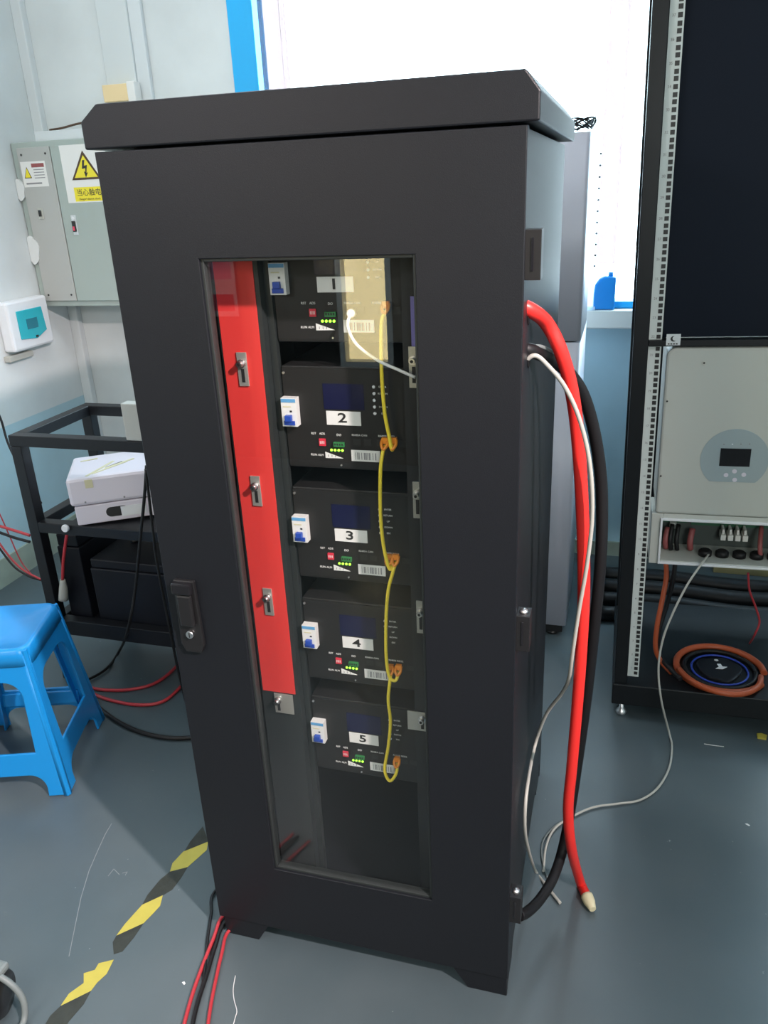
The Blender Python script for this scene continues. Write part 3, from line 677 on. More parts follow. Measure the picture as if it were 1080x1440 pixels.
# open wiring bay
zb0, zb1 = 0.494, 0.6375; b = MB()
b.box(ix0-0.008, ix0+0.02, iy+0.002, iy+0.12, zb0, zb1, M['inv']); b.box(ix0+0.02, ix1, iy+0.002, iy+0.12, zb0, zb0+0.010, M['inv'])
b.box(ix0+0.02, ix1, iy+0.002, iy+0.12, zb1-0.017, zb1, M['inv']); b.box(ix1-0.01, ix1, iy+0.002, iy+0.12, zb0+0.010, zb1-0.017, M['inv'])
b.box(ix0+0.02, ix1-0.01, iy+0.115, iy+0.12, zb0+0.010, zb1-0.017, M['invd'])
rb(b, 'wiring_bay', inv, 0.0015)
b = MB()  # raised rim
zr1 = zb1-0.017; b.box(ix0+0.014, ix0+0.0195, iy-0.006, iy+0.0019, zb0+0.003, zr1+0.006, M['whp']); b.box(ix0+0.0195, ix1-0.004, iy-0.006, iy+0.0019, zb0+0.003, zb0+0.009, M['whp']); b.box(ix0+0.0195, ix1-0.004, iy-0.006, iy+0.0019, zr1, zr1+0.006, M['whp'])
rb(b, 'bay_rim', inv, 0.001)
zi0 = zb0+0.011; yb = iy+0.114
b = MB(); b.box(ix0+0.10, ix1-0.02, yb-0.004, yb, zi0+0.06, zi0+0.10, M['pcb']); b.box(ix0+0.02, ix0+0.09, yb-0.004, yb, zi0+0.065, zi0+0.10, M['pcb'])
for k in range(9): b.box(ix0+0.11+0.02*k, ix0+0.12+0.02*k, yb-0.014, yb-0.004, zi0+0.075, zi0+0.088, M['blk'])
rb(b, 'circuit_board', inv)
b = MB()
for k in range(4):
    xx = ix0+0.172+0.018*k; b.box(xx, xx+0.013, yb-0.045, yb-0.006, zi0+0.036, zi0+0.052, M['wht']); b.box(xx+0.003, xx+0.009, yb-0.04, yb-0.006, zi0+0.052, zi0+0.066, M['wht'])
rb(b, 'connector_row', inv, 0.001)
for xx, mt in ((0.028, 'pinkf'), (0.090, 'pinkf')):
    rb(MB().tube([(ix0+xx+0.01, yb-0.04, zi0+0.004), (ix0+xx+0.007, yb-0.045, zi0+0.03), (ix0+xx+0.012, yb-0.03, zi0+0.06)], 0.008, M[mt], 10, 4), 'bay_wire', inv)
for xx in (0.050, 0.066): rb(MB().tube([(ix0+xx, yb-0.05, zi0+0.004), (ix0+xx-0.004, yb-0.05, zi0+0.035), (ix0+xx, yb-0.03, zi0+0.07)], 0.006, M['blk2'], 10, 4), 'bay_wire', inv)
b = MB()
for k in range(5): b.lathe((ix0+0.135+0.042*k, iy+0.05, zi0+0.0005), [(0.017,0),(0.017,0.012),(0.012,0.016)], M['blk2'], 16)
rb(b, 'cable_glands', inv)
rb(MB().box(ix0+0.045, ix0+0.062, yb-0.02, yb-0.004, zi0+0.052, zi0+0.068, M['wht']), 'terminal', inv, 0.001)
rb(MB().tube([(ix0+0.27, yb-0.07, zi0+0.002), (ix0+0.265, yb-0.07, zi0+0.04), (ix0+0.27, yb-0.03, zi0+0.075)], 0.006, M['pinkf'], 8, 4), 'bay_wire', inv)

# things lying in and hanging under the rack
ZP = 0.117
coil = []
cc = fz(1012, 940, ZP+0.012)
def ell(a, rx, ry, z): return (cc.x + rx*math.cos(a), cc.y + ry*math.sin(a), z)
t = thing('cable_coil', 'orange and black power cable coiled on the floor of the rack', 'cable', (cc.x, cc.y, ZP))
q = [Vector(ell(math.radians(a), 0.118, 0.118, ZP+0.012)) - Vector((cc.x, cc.y, ZP)) for a in range(0, 331, 15)]
b = MB(); b.tube([Vector((v.x, v.y, v.z)) for v in q], 0.0095, M['orange'], 10, 3).build('orange_loop', t)
q2 = [Vector(ell(math.radians(a), 0.142-0.0001*a, 0.140, ZP+0.014+0.012*math.sin(math.radians(a*0.5)))) - Vector((cc.x, cc.y, ZP)) for a in range(200, 351, 15)]
MB().tube(q2, 0.008, M['orange'], 10, 3).build('orange_loop', t)
q3 = [Vector(ell(math.radians(a), 0.096, 0.096, ZP+0.010)) - Vector((cc.x, cc.y, ZP)) for a in range(0, 361, 15)]
MB().tube(q3, 0.006, M['blk2'], 8, 3).build('black_loop', t)
q4 = [Vector(ell(math.radians(a), 0.076, 0.076, ZP+0.008)) - Vector((cc.x, cc.y, ZP)) for a in range(0, 361, 15)]
MB().tube(q4, 0.003, M['bluew'], 8, 3).build('blue_loop', t)
o = MB().prism([(0.060*math.cos(a)*(1+0.1*math.sin(3*a)), 0.060*math.sin(a)*(1+0.08*math.cos(5*a))) for a in [2*PI*i/32 for i in range(32)]], 0, 0.012, M['bag'], 'z').build('plastic_bag'); bv = o.modifiers.new('b','BEVEL'); bv.width = 0.004; bv.segments = 2
o.location = (cc.x, cc.y, ZP); tag(o, 'flat dark plastic bag lying inside the orange cable coil', 'bag')
ps = fz(1014, 938, ZP+0.013)
def scrap(name, label, pts2, loc, m, th=0.0012, cat='scrap'):
    o = MB().prism(pts2, 0, th, m, 'z').build(name); o.location = loc; return tag(o, label, cat)
scrap('paper_scrap', 'torn white paper scrap on the dark bag in the rack', [(-0.016,-0.012),(0.004,-0.010),(0.017,0.004),(0.004,0.003),(0.0,0.016),(-0.010,0.014),(-0.006,0.0)], (ps.x, ps.y-0.0, ZP+0.0125), M['foam'])
p = fz(1008, 930, ZP+0.013); scrap('paper_scrap', 'small round white paper scrap behind the torn one on the dark bag', [(0.006*math.cos(a), 0.005*math.sin(a)) for a in [PI*i/4 for i in range(8)]], (p.x-0.001, p.y+0.006, ZP+0.0125), M['foam'])
LEAD = [pt(936,785,1.10), pt(937,812,1.09), pt(931,845,1.07), pt(924,880,1.05), pt(922,912,1.04), fl(931,932,ZP+0.02), fl(944,946,ZP+0.0125)]
cable('drop_cable', 'red and black cable dropping from the inverter into the coil at the rack left side', LEAD, 0.007, M['orange'])
LEAD2 = [pt(950,785,1.10), pt(947,812,1.09), pt(938,850,1.09), pt(926,890,1.07), pt(928,922,1.06), fl(942,940,ZP+0.028), fl(957,955,ZP+0.026)]
cable('drop_cable', 'black cable dropping beside the red one at the rack left side', LEAD2, 0.0065, M['blk2'])
cable('drop_cable', 'thin dull red wire hanging from the right part of the inverter bay', [pt(1052,806,1.0), pt(1054,830,1.02), pt(1063,855,1.04), pt(1068,875,1.05), pt(1060,895,1.06), fl(1054,905,ZP+0.01)], 0.0028, M['redd'])
# boards behind the rack foot
for (u0, u1, v0, v1, l, mt) in ((1000, 1066, 826, 852, 'yellowish board standing behind the rack, left one', 'card'), (1068, 1130, 826, 856, 'yellowish board standing behind the rack, right one', 'card')):
    a, c2 = fy(u0, v0, 1.96), fy(u1, v1, 1.96); zt = a.z
    o = MB().box(a.x, c2.x, 1.955, 1.985, 0, max(zt, 0.05), M[mt]).build('board', bevel=0.002); tag(o, l, 'board', 'boards behind the rack')

# ================================================================== FLOOR MARKS
b = MB()
Z = lambda x, y: tuple(fz(x/2.7, 1140+y/2.7, 0.0))[:2]
for poly, mt in (([(770,60),(790,112),(790,118),(700,155),(722,118)], 'hazb'), ([(790,118),(785,150),(712,215),(645,232),(655,200),(697,155)], 'hazy'),
                 ([(645,232),(712,215),(690,252),(655,300),(618,322),(540,358),(560,320),(608,262)], 'hazb'), ([(618,322),(608,362),(580,392),(545,428),(442,475),(475,430),(540,358)], 'hazy'),
                 ([(442,475),(545,428),(510,480),(465,535),(432,545),(428,500)], 'hazb'), ([(432,566),(405,620),(370,652),(345,685),(230,742),(262,695),(318,655),(318,618),(360,605),(375,580)], 'hazy'),
                 ([(230,742),(345,685),(318,735),(262,800),(235,850),(150,850),(190,780)], 'hazb')):
    P = [Z(*q) for q in poly]; b.prism(P, 0.0, 0.0006, M[mt], 'z')
o = b.build('hazard_tape'); tag(o, 'worn yellow and black striped hazard tape stuck to the floor', 'tape')
cable('thread', 'crinkled white thread on the floor in front of the cabinet foot', [fl(331,1372,0.0012), fl(328,1390,0.0012), fl(329,1405,0.0012), fl(333,1421,0.0012), fl(331,1430,0.0012), fl(327,1445,0.0012)], 0.0008, M['foam'], cat='thread', seg=6)
cable('thread', 'short white thread on the floor in front of the rack', [fl(990,1046,0.0012), fl(1002,1048,0.0012), fl(1018,1050,0.0012)], 0.0009, M['foam'], cat='thread', seg=6)
p = fz(1071, 1037, 0); scrap('plastic_scrap', 'crumpled yellow scrap on the floor at the right edge', [(-0.012,-0.008),(0.010,-0.010),(0.014,0.006),(0.0,0.012),(-0.012,0.008)], (p.x, p.y, 0), M['hazy'], 0.006)
p = fz(1051, 1160, 0); scrap('paper_scrap', 'tiny white fleck lying alone on the floor at the right', [(-0.005,0.002),(0.003,-0.004),(0.006,-0.001),(0.0,0.004)], (p.x, p.y, 0), M['foam'], 0.001)
p = fz(258, 1383, 0); scrap('paper_scrap', 'tiny white fleck beside the red floor cables', [(-0.004,0.001),(0.003,-0.003),(0.004,0.001),(0.0,0.004)], (p.x, p.y, 0), M['foam'], 0.001)
# black gear in the lower left corner
t = thing('equipment_castor', 'black wheel and grey ribbed hose of some equipment at the lower left corner', 'equipment', (-0.325, -0.262, 0))
MB().lathe((-0.02, 0, 0.045), [(0.020,-0.02),(0.040,-0.018),(0.045,-0.01),(0.045,0.01),(0.040,0.018),(0.020,0.02)], M['blk'], 28, (1,0.3,0)).build('wheel', t)
MB().tube([(-0.05,-0.02,0.09),(-0.02,0,0.100),(0.015,0.005,0.080),(0.036,0.004,0.045),(0.042,-0.01,0.010),(0.045,-0.04,0.007)], 0.006, M['greyd'], 12, 6).build('hose', t)
MB().box(-0.08, 0.0, -0.03, 0.03, 0.088, 0.105, M['greyd']).build('fork', t, 0.006)

# ================================================================== BLUE STOOL
sc = Vector((-0.800, 0.392, 0)); yaw = math.radians(18.7); SH = 0.425
stl = thing('plastic_stool', 'glossy blue plastic stool at the left edge beside the work bench', 'stool', sc, (0, 0, yaw))
hb, ht = 0.166, 0.121
SL = math.hypot(SH-0.01, hb-ht)       # slanted panel height
def arc(cx, cy, r, a0, a1, n=8): return [(cx+r*math.cos(math.radians(a0+(a1-a0)*i/n)), cy+r*math.sin(math.radians(a0+(a1-a0)*i/n))) for i in range(n+1)]
def wz(z): return hb + (ht-hb)*z/SL
leg = 0.052
outer = [(-hb,0)] + [(-hb+leg,0)] + arc(-hb+leg+0.045, 0.02, 0.045, 180, 90)[0:] + arc(hb-leg-0.045, 0.02, 0.045, 90, 0) + [(hb-leg,0),(hb,0),(ht,SL),(-ht,SL)]
hw0, hw1 = wz(0.13)-0.052, wz(0.30)-0.038
hole = [(-hw0,0.125),(hw0,0.125)] + arc(hw1-0.05, 0.285, 0.05, 0, 90) + arc(-hw1+0.05, 0.285, 0.05, 90, 180)
me = shape2d(outer, [hole], 0.0015, 0.0025)
b = MB(); tilt = math.atan2(hb-ht, SL)
for k in range(4):
    mx = Matrix.Rotation(k*PI/2, 4, 'Z') @ Matrix.Translation((0, -hb+0.004, 0.004)) @ Matrix.Rotation(-tilt, 4, 'X') @ FACE
    b.addmesh(me, M['stool'], mx)
for sx in (-1, 1):
    for sy in (-1, 1):
        b.tube([(sx*(hb-0.008), sy*(hb-0.008), 0.0), (sx*(ht-0.008), sy*(ht-0.008), SH-0.02)], 0.011, M['stool'], 16, 1)
        # inner gusset ribs that give each leg its channel form
        b.hexa([Vector(p) for p in ((sx*(hb-0.05), sy*(hb-0.006), 0.0),(sx*(hb-0.045), sy*(hb-0.006), 0.0),(sx*(hb-0.045), sy*(hb-0.03), 0.0),(sx*(hb-0.05), sy*(hb-0.03), 0.0),
              (sx*(ht-0.045), sy*(ht-0.006), SH-0.03),(sx*(ht-0.04), sy*(ht-0.006), SH-0.03),(sx*(ht-0.04), sy*(ht-0.026), SH-0.03),(sx*(ht-0.045), sy*(ht-0.026), SH-0.03))], M['stool'])
legs = b.build('leg_frame', stl)
for p_ in legs.data.polygons: pass
RS = rounded(-0.127, 0.127, -0.127, 0.127, 0.030, 8)
RS2 = rounded(-0.130, 0.130, -0.130, 0.130, 0.032, 8)
b = MB(); rings = []
for sc_, z in ((1.03, SH-0.045), (1.0, SH-0.018), (0.985, SH-0.006), (0.95, SH), (0.90, SH+0.001), (0.86, SH-0.003), (0.3, SH-0.004)):
    rings.append([b.bm.verts.new((x*sc_, y*sc_, z)) for x, y in RS])
for A, B2 in zip(rings, rings[1:]): b._f([b.bm.faces.new([A[i], A[(i+1)%len(A)], B2[(i+1)%len(A)], B2[i]]) for i in range(len(A))], M['stool'], True)
b._f([b.bm.faces.new(rings[-1]), b.bm.faces.new(rings[0][::-1])], M['stool'])
b.build('seat', stl)
for k in range(4):
    mx = Matrix.Rotation(k*PI/2, 4, 'Z')
    bb = MB(); z = 0.095; h = wz(z)-0.010
    bb.box(-h+0.03, h-0.03, -h-0.005, -h+0.006, 0.078, 0.122, M['stool'], mx); bb.build('cross_rail', stl, 0.003)

# ================================================================== WORK BENCH
bx0, bx1, by0, by1, bz = -0.958, -0.20, 0.760, 1.135, 0.832
bn = thing('work_bench', 'open black steel frame bench behind the blue stool', 'bench', (bx0, by0, 0))
BO = Vector((bx0, by0, 0))
def bb_(b, name, par=bn, bevel=0.002): bmesh.ops.translate(b.bm, vec=-BO, verts=b.bm.verts); return b.build(name, par, bevel)
pw = 0.036; sm = M['steel']
for (xa, ya) in ((bx0, by0), (bx0, by1-pw), (bx1-pw, by0), (bx1-pw, by1-pw)): bb_(MB().box(xa, xa+pw, ya, ya+pw, 0, bz-0.0335, sm), 'post')
for z1, nm in ((bz, 'top_rail'), (0.560, 'shelf_rail'), (0.225, 'base_rail')):
    zz = z1-0.033 if nm != 'base_rail' else z1-0.052
    xi = 0 if nm == 'top_rail' else pw
    bb_(MB().box(bx0+xi, bx1-xi, by0, by0+pw, zz, z1, sm), nm); bb_(MB().box(bx0+xi, bx1-xi, by1-pw, by1, zz, z1, sm), nm)
    bb_(MB().box(bx0, bx0+pw, by0+pw, by1-pw, zz, z1, sm), nm); bb_(MB().box(bx1-pw, bx1, by0+pw, by1-pw, zz, z1, sm), nm)
bb_(MB().box(bx0+pw, bx1-pw, by0+pw, by1-pw, 0.205, 0.212, sm), 'base_plate')
bb_(MB().box(bx0+0.13, bx1-pw, by0+pw, by1-pw, 0.552, 0.558, sm), 'shelf_plate')
# black batteries
def batt(x0, x1, y0, y1, z0, z1, label):
    t = thing('battery', label, 'battery', ((x0+x1)/2, (y0+y1)/2, z0)); hx, hy, h = (x1-x0)/2, (y1-y0)/2, z1-z0
    MB().box(-hx, hx, -hy, hy, 0, h*0.86, M['bag']).build('case', t, 0.004); MB().box(-hx+0.003, hx-0.003, -hy+0.003, hy-0.003, h*0.86+0.0015, h, M['bag']).build('lid', t, 0.004)
    for s in (-1, 1): MB().lathe((s*hx*0.6, 0, h), [(0.012,0),(0.012,0.008),(0.006,0.014)], M['blk'], 14).build('pole', t)
batt(-0.800, -0.44, 0.80, 1.09, 0.2125, 0.43, 'big black battery on the bench base under the silver case')
batt(-0.915, -0.835, 0.81, 1.08, 0.2125, 0.50, 'narrow black battery upright beside the front-left bench post')
# silver inverter case resting skewed on the shelf
sl = thing('inverter_case', 'silver two-part device case lying skewed on the bench shelf', 'device case', (-0.772, 0.752, 0.5605), (0, math.radians(-1), math.radians(30)))
Lc, Dc = 0.42, 0.21
MB().box(0, Lc, 0, Dc, 0.003, 0.062, M['silver']).build('lower_shell', sl, 0.004)
MB().box(-0.008, Lc+0.008, -0.006, Dc+0.006, 0.064, 0.150, M['silver']).build('upper_shell', sl, 0.010)
P = rrect(0.085, 0.15, 0.018, 0.048, 0.0149, 'tltrblbr'); MB().prism(P, -0.0012, 0.001, M['ink']).build('hand_slot', sl)
MB().box(0.128, 0.20, -0.002, 0.0, 0.015, 0.046, M['whp']).build('label', sl)
b = MB()
for xx in (0.035, 0.145, 0.25): b.cyl((xx, -0.0075, 0.076), (xx, -0.0055, 0.076), 0.0028, M['inkg'], seg=12)
b.build('screws', sl)
b = MB()
for (xa, ya, xb, yb_) in ((0.05,0.005,0.12,0.12),(0.065,0.02,0.16,0.10),(0.10,0.06,0.18,0.12),(0.02,0.16,0.07,0.17)):
    d = Vector((xb-xa, yb_-ya, 0)); n = Vector((-d.y, d.x, 0)).normalized()*0.004
    b.hexa([Vector((xa,ya,0.1502))-n, Vector((xb,yb_,0.1502))-n, Vector((xb,yb_,0.1502))+n, Vector((xa,ya,0.1502))+n, Vector((xa,ya,0.1512))-n, Vector((xb,yb_,0.1520))-n, Vector((xb,yb_,0.1520))+n, Vector((xa,ya,0.1512))+n], M['tape'])
b.box(0.044, 0.066, -0.0072, -0.0062, 0.118, 0.143, M['tape'])
b.build('masking_tape', sl)
MB().prism([(0.10,0.07),(0.145,0.11),(0.150,0.10),(0.11,0.065)], 0.1501, 0.1506, M['ink'], 'z').build('vent_gap', sl)
# small pale box on the back rail
p = fy(190, 600, 1.13)
o = MB().box(-0.02, 0.06, -0.017, 0.017, 0.0, 0.105, M['ebox2']).build('junction_box', bevel=0.003)
o.location = (-0.545, 0.778, bz+0.001); tag(o, 'small pale box standing on the front rail of the bench beside the cabinet', 'box')
# cables at bench
bc = [('black cable looping from the bench down to the floor beside the cabinet', [pt(206,655,0.70), pt(203,700,0.70), pt(197,760,0.70), pt(190,830,0.70), pt(180,885,0.70), fl(168,915,0.02), fl(150,940,0.008), fl(125,955,0.008), fl(108,960,0.008)], 0.0045, M['blk2']),
      ('black cable falling close to the cabinet side under the bench', [pt(205,660,0.66), pt(212,720,0.66), pt(219,780,0.66), pt(228,830,0.66), pt(238,880,0.66), pt(250,940,0.66), pt(262,990,0.66)], 0.0040, M['blk2']),
      ('dull red cable curving on the floor, upper of the two near the stool', [fl(118,965,0.006), fl(145,970,0.006), fl(180,970,0.006), fl(215,962,0.006), fl(240,945,0.006), fl(262,920,0.006)], 0.0052, M['redd']),
      ('dull red cable curving on the floor, lower of the two near the stool', [fl(118,970,0.006), fl(150,983,0.006), fl(190,991,0.006), fl(225,988,0.006), fl(248,972,0.006), fl(270,945,0.006)], 0.0052, M['redd']),
      ('thick dark cable lying on the floor between stool and cabinet', [fl(128,985,0.008), fl(150,1004,0.008), fl(175,1020,0.008), fl(205,1032,0.008), fl(240,1038,0.008), fl(275,1037,0.008)], 0.0065, M['blk2'])]
for lab, pts, r, mm_ in bc: cable('floor_cable', lab, pts, r, mm_)
lc = [('red cable running off left behind the bench post, upper', [pt(-20,735,0.95), pt(0,740,0.95), pt(20,746,0.95), pt(42,753,0.95)], 0.0050, M['redd']),
      ('black cable running beneath the red one left of the bench', [pt(-20,742,0.96), pt(0,749,0.96), pt(20,756,0.96), pt(42,762,0.96)], 0.0050, M['blk2']),
      ('thin red wire slanting down left of the bench', [pt(-12,700,1.0), pt(2,728,1.0), pt(14,755,1.0), pt(30,790,1.0), pt(48,812,1.0)], 0.0022, M['redd']),
      ('red cable sagging down left of the bench', [pt(-12,745,0.97), pt(0,765,0.97), pt(18,788,0.97), pt(35,803,0.97), pt(58,815,0.97)], 0.0036, M['redd']),
      ('black cable sagging beneath the red one left of the bench', [pt(-12,755,0.98), pt(0,772,0.98), pt(20,797,0.98), pt(40,810,0.98), pt(58,816,0.98)], 0.0036, M['blk2']),
      ('black cable stretched slanting behind the front-left bench post', [pt(-8,570,1.2), pt(2,592,1.2), pt(12,625,1.18), pt(34,668,1.12), pt(58,708,1.09)], 0.0042, M['blk2'])]
for lab, pts, r, mm_ in lc: cable('wall_cable', lab, pts, r, mm_)
def boot(t, q): MB().tube([q[-1], q[-1]+Vector((-0.004,0,-0.03)), q[-1]+Vector((-0.010,-0.004,-0.07))], 0.012, M['greyc'], 12, 4, [0.008, 0.013, 0.015]).build('cable_lug', t)['label'] = 'pale grey sleeve'
cable('jumper_cable', 'dark red cable with a pale sleeve hanging under the bench shelf', [pt(95,745,0.778), pt(92,765,0.775), pt(89,790,0.775), pt(88,815,0.775)], 0.0048, M['redd'], extra=boot)
o = MB().lathe((0,0,0), [(0.010,-0.006),(0.012,-0.002),(0.012,0.002),(0.010,0.006)], M['whp'], 16, (0,1,0)).build('end_plug', bn); o.location = Vector(pt(92,743,0.752)) - BO

# ================================================================== ELECTRICAL BOX ON THE WALL
EY = 1.85; ex0 = fy(4.6, 200, EY).x+0.004; ex0 = max(ex0, XL+0.004); ez0, ez1 = 1.043, 1.672; ex1 = -0.98
eb = thing('distribution_box', 'large grey-green wall distribution box with a yellow shock warning sign', 'electrical box', ((ex0+ex1)/2, YB-0.1, ez0))
EO = Vector(((ex0+ex1)/2, YB-0.1, ez0))
def ebb(b, name, par=eb, bevel=0.0): bmesh.ops.translate(b.bm, vec=-EO, verts=b.bm.verts); return b.build(name, par, bevel)
YW = YB-0.0305
ebb(MB().box(ex0, ex1, EY+0.004, YW, ez0, ez1, M['ebox']), 'case', bevel=0.004)
dx = fy(79, 257, EY).x; dz0_, dz1_ = 1.066, 1.652; dl = ex0+0.028
d1 = ebb(MB().box(dl, dx-0.002, EY-0.004, EY+0.0035, dz0_, dz1_, M['ebox2']), 'door', bevel=0.002)
d2 = ebb(MB().box(dx+0.002, ex1-0.02, EY-0.004, EY+0.0035, dz0_, dz1_, M['ebox']), 'door', bevel=0.002)
yf = EY-0.0042
b = MB()
for xx in (dl+0.02, dx-0.022):
    for zz in (dz0_+0.025, dz1_-0.025): b.cyl((xx, yf-0.002, zz), (xx, yf, zz), 0.004, M['ink'], seg=10)
ebb(b, 'door_screws', d1)
s0, s1 = fy(29, 228, EY), fy(68, 262, EY)
b = MB(); b.box(s0.x, s0.x+0.115, yf-0.0008, yf, s1.z, s0.z, M['wht']); hz = s0.z - s1.z
tx = s0.x+0.026; b.prism([(tx-0.017, s1.z+hz*0.35),(tx+0.017, s1.z+hz*0.35),(tx, s1.z+hz*0.80)], yf-0.0012, yf-0.0008, M['brown']); b.prism([(tx-0.013, s1.z+hz*0.38),(tx+0.013, s1.z+hz*0.38),(tx, s1.z+hz*0.74)], yf-0.0014, yf-0.0012, M['wrny'])
b.box(s0.x+0.050, s0.x+0.108, yf-0.0012, yf-0.0008, s0.z-0.022, s0.z-0.008, M['pinkf'])
for k in range(4): b.box(s0.x+0.056, s0.x+0.104, yf-0.0012, yf-0.0008, s0.z-0.032-0.010*k, s0.z-0.029-0.010*k, M['inkg'])
b.box(s0.x+0.012, s0.x+0.085, yf-0.0012, yf-0.0008, s1.z+0.010, s1.z+0.016, M['inkg'])
ebb(b, 'notice_sticker', d1)
# warning sign
c0, c1 = fy(83, 207, EY).x, fy(146, 207, EY).x; zt, zb = fy(110, 203, EY).z, fy(120, 284, EY).z; xm = (c0+c1)/2 + 0.004
b = MB(); b.box(c0+0.002, c1+0.006, yf-0.0008, yf, zb-0.002, zt, M['wht'])
ta, tb = fy(110, 212, EY).z, fy(115, 253, EY).z; hw = 0.066
b.prism([(xm-hw, tb),(xm+hw, tb),(xm, ta)], yf-0.0013, yf-0.0008, M['brown']); b.prism([(xm-hw+0.014, tb+0.008),(xm+hw-0.014, tb+0.008),(xm, ta-0.017)], yf-0.0018, yf-0.0013, M['wrny'])
zc = (ta+tb)/2-0.012
b.prism([(xm-0.006, zc+0.030),(xm+0.004, zc+0.030),(xm-0.002, zc+0.010),(xm+0.012, zc+0.012),(xm+0.004, zc-0.016),(xm+0.011, zc-0.014),(xm-0.001, zc-0.032),(xm-0.006, zc-0.010),(xm, zc-0.013),(xm+0.002, zc+0.001),(xm-0.013, zc-0.001)], yf-0.0023, yf-0.0018, M['ink'])
ya, yb2 = fy(120, 263, EY).z, fy(120, 283, EY).z
b.box(xm-hw, xm+hw, yf-0.0012, yf-0.0008, yb2, ya, M['wrny'])
put_text(b, '当心触电', 0.028, M['ink'], xm, yf-0.0014, ya-0.021, 1.0); put_text(b, 'Danger! electric shock', 0.0105, M['ink'], xm, yf-0.0014, yb2+0.008)
ebb(b, 'warning_sign', d2)
# latches
p = fy(58, 300, EY); b = MB(); b.box(p.x-0.010, p.x+0.014, yf-0.003, yf, p.z-0.022, p.z+0.020, M['zinc']); b.box(p.x-0.006, p.x+0.006, yf-0.006, yf-0.003, p.z-0.012, p.z+0.012, M['ink']); ebb(b, 'latch', d1, 0.001)
p = fy(106, 316, EY); b = MB(); b.box(p.x-0.010, p.x+0.012, yf-0.003, yf, p.z-0.038, p.z+0.036, M['trim']); b.box(p.x-0.006, p.x+0.007, yf-0.010, yf-0.003, p.z-0.026, p.z+0.014, M['ink']); b.box(p.x-0.004, p.x+0.005, yf-0.011, yf-0.010, p.z-0.022, p.z-0.006, M['pred']); b.cyl((p.x, yf-0.006, p.z+0.024), (p.x, yf-0.003, p.z+0.024), 0.006, M['chrome']); ebb(b, 'latch', d2, 0.001)
# plaster smeared around the edge
for (cx_, cz_, w_, h_, l) in ((ex0+0.012, 1.50, 0.020, 0.08, 'rough plaster patch beside the upper left of the box'), (ex0+0.018, 1.27, 0.028, 0.11, 'rough plaster patch beside the lower left of the box')):
    P = [(cx_ + w_*math.cos(a)*(1+0.15*math.sin(4*a)), cz_ + h_/2*math.sin(a)*(1+0.1*math.cos(3*a))) for a in [2*PI*i/24 for i in range(24)]]
    P = [(max(x, ex0-0.002), z) for x, z in P]
    ebb(MB().prism(P, EY-0.008, EY+0.003, M['plaster']), 'plaster_smear')
o = MB().box(-0.16, 0.30, -0.02, 0.02, 0, 0.035, M['trim']).build('cable_trunking', bevel=0.002); o.location = (-1.37, 1.90, ez1+0.001); tag(o, 'white plastic cable trunking lying on top of the distribution box', 'trunking')
o = MB().tube([(0,0,0),(0.06,0,0.004),(0.13,0.01,0.016),(0.22,0.01,0.020),(0.34,0.01,0.012)], 0.004, M['brown'], 8, 6).build('loose_wires'); o.location = (-1.47, 1.90, ez1+0.040); tag(o, 'dark brown wires lying over the white trunking', 'wires')
# cream box with white cap on the pilaster
t = thing('junction_box', 'small cream box with a white end mounted on the pilaster above the cabinet top', 'box', (-1.19, YB-0.03, 1.83))
MB().box(-0.07, 0.040, -0.04, 0, -0.03, 0.03, M['cream']).build('body', t, 0.003); MB().box(0.0405, 0.075, -0.045, 0, -0.035, 0.035, M['wht']).build('end_cap', t, 0.003)
# breaker enclosure with teal window on left wall
t = thing('breaker_enclosure', 'white wall breaker enclosure with a teal flap window', 'electrical box', (XL, 1.70, 1.0))
MB().box(0.0005, 0.055, -0.12, 0.125, -0.10, 0.095, M['whp']).build('housing', t, 0.010)
P = [(-0.075,0.055),(0.075,0.055),(0.085,-0.04),(0.02,-0.065),(-0.075,-0.055)]
MB().prism(P, 0.055, 0.060, M['teal'], 'x').build('flap', t, 0.002)
MB().box(0.060, 0.0615, -0.03, 0.035, -0.022, 0.018, M['tealb']).build('breaker_recess', t); MB().box(0.060, 0.062, 0.01, 0.024, -0.060, -0.052, M['ink']).build('flap_catch', t)
o = MB().box(0.0005, 0.03, -0.11, 0.03, -0.012, 0.012, M['greyc']).build('wall_bracket', bevel=0.003); o.location = (XL, 1.68, 0.875); tag(o, 'dull grey bar on the wall beneath the breaker enclosure', 'bracket')

# poster seen mirrored in the glass
o = thing('wall_poster', 'pink and red notice on the rear wall, mirrored in the cabinet glass', 'poster', (-1.42, YR, 1.0))
MB().box(-0.14, 0.12, 0.0005, 0.003, -0.18, 0.18, M['wht']).build('sheet', o)
MB().box(-0.12, 0.10, 0.003, 0.004, 0.02, 0.16, M['ppink']).build('heading', o); MB().box(-0.12, 0.10, 0.003, 0.004, -0.15, -0.06, M['pred']).build('red_band', o)

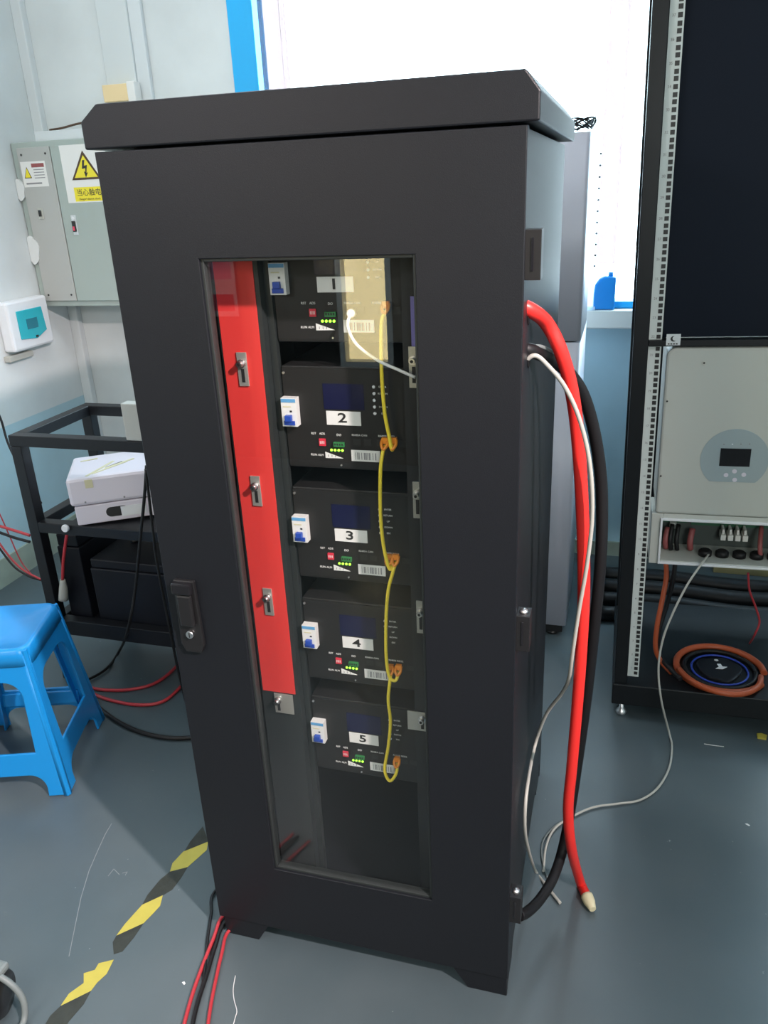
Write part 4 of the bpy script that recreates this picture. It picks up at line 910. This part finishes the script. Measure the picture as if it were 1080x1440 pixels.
# ================================================================== LIGHT
wd = bpy.data.worlds.new('sky'); SC.world = wd; wd.use_nodes = True
bg = wd.node_tree.nodes['Background']; bg.inputs[0].default_value = (0.70, 0.90, 1.0, 1); bg.inputs[1].default_value = 11.0
def area(name, loc, target, sx, sy, power, col=(1,1,1), portal=False):
    l = bpy.data.lights.new(name, 'AREA'); l.shape = 'RECTANGLE'; l.size = sx; l.size_y = sy; l.energy = power; l.color = col
    o = bpy.data.objects.new(name, l); C.objects.link(o); o.location = loc
    o.rotation_euler = (Vector(target)-Vector(loc)).to_track_quat('-Z', 'Y').to_euler()
    if portal: l.cycles.is_portal = True
    return o
area('window_portal', ((WX0+WX1)/2, YB+0.16, (WZ0+WZ1)/2), ((WX0+WX1)/2, 0, (WZ0+WZ1)/2), WX1-WX0, WZ1-WZ0, 1, portal=True)
area('rear_window_portal', ((RX0+RX1)/2, YR-0.11, (RZ0+RZ1)/2), ((RX0+RX1)/2, 0, (RZ0+RZ1)/2), RX1-RX0, RZ1-RZ0, 1, portal=True)
kl = bpy.data.lights.new('lamp_key', 'SPOT'); kl.energy = 860; kl.color = (1.0, 0.83, 0.81); kl.shadow_soft_size = 0.05; kl.spot_size = math.radians(54); kl.spot_blend = 1.0
ko = bpy.data.objects.new('lamp_key', kl); C.objects.link(ko); ko.location = (2.35, -1.35, 2.75); ko.rotation_euler = (Vector((-1.0, 0.35, 0.15))-Vector((2.35, -1.35, 2.75))).to_track_quat('-Z', 'Y').to_euler()
area('fill_rear', (-1.1, -2.3, 2.2), (-0.9, 0.9, 0.7), 0.6, 0.3, 17, (1.0, 0.93, 0.95))  # added fill from behind left, no real lamp; brightens bench and silver case
area('fill_right', (1.7, -2.6, 1.75), (1.2, 1.0, 1.1), 0.8, 1.0, 36, (0.95, 1.0, 0.96))  # added fill, no doorway here; lifts the upright faces of rack and grey cabinet
area('lamp_ceiling', (-0.6, -1.6, 2.95), (-0.6, -1.6, 0), 1.2, 0.5, 10, (1.0, 0.98, 0.95))
area('lamp_ceiling', (-0.5, 0.9, 2.95), (-0.5, 0.9, 0), 1.2, 0.4, 16, (1.0, 1.0, 1.0))

SC.view_settings.view_transform = 'Standard'; SC.view_settings.look = 'None'; SC.view_settings.gamma = 1; SC.view_settings.exposure = 0.0
SC.view_settings.use_curve_mapping = False
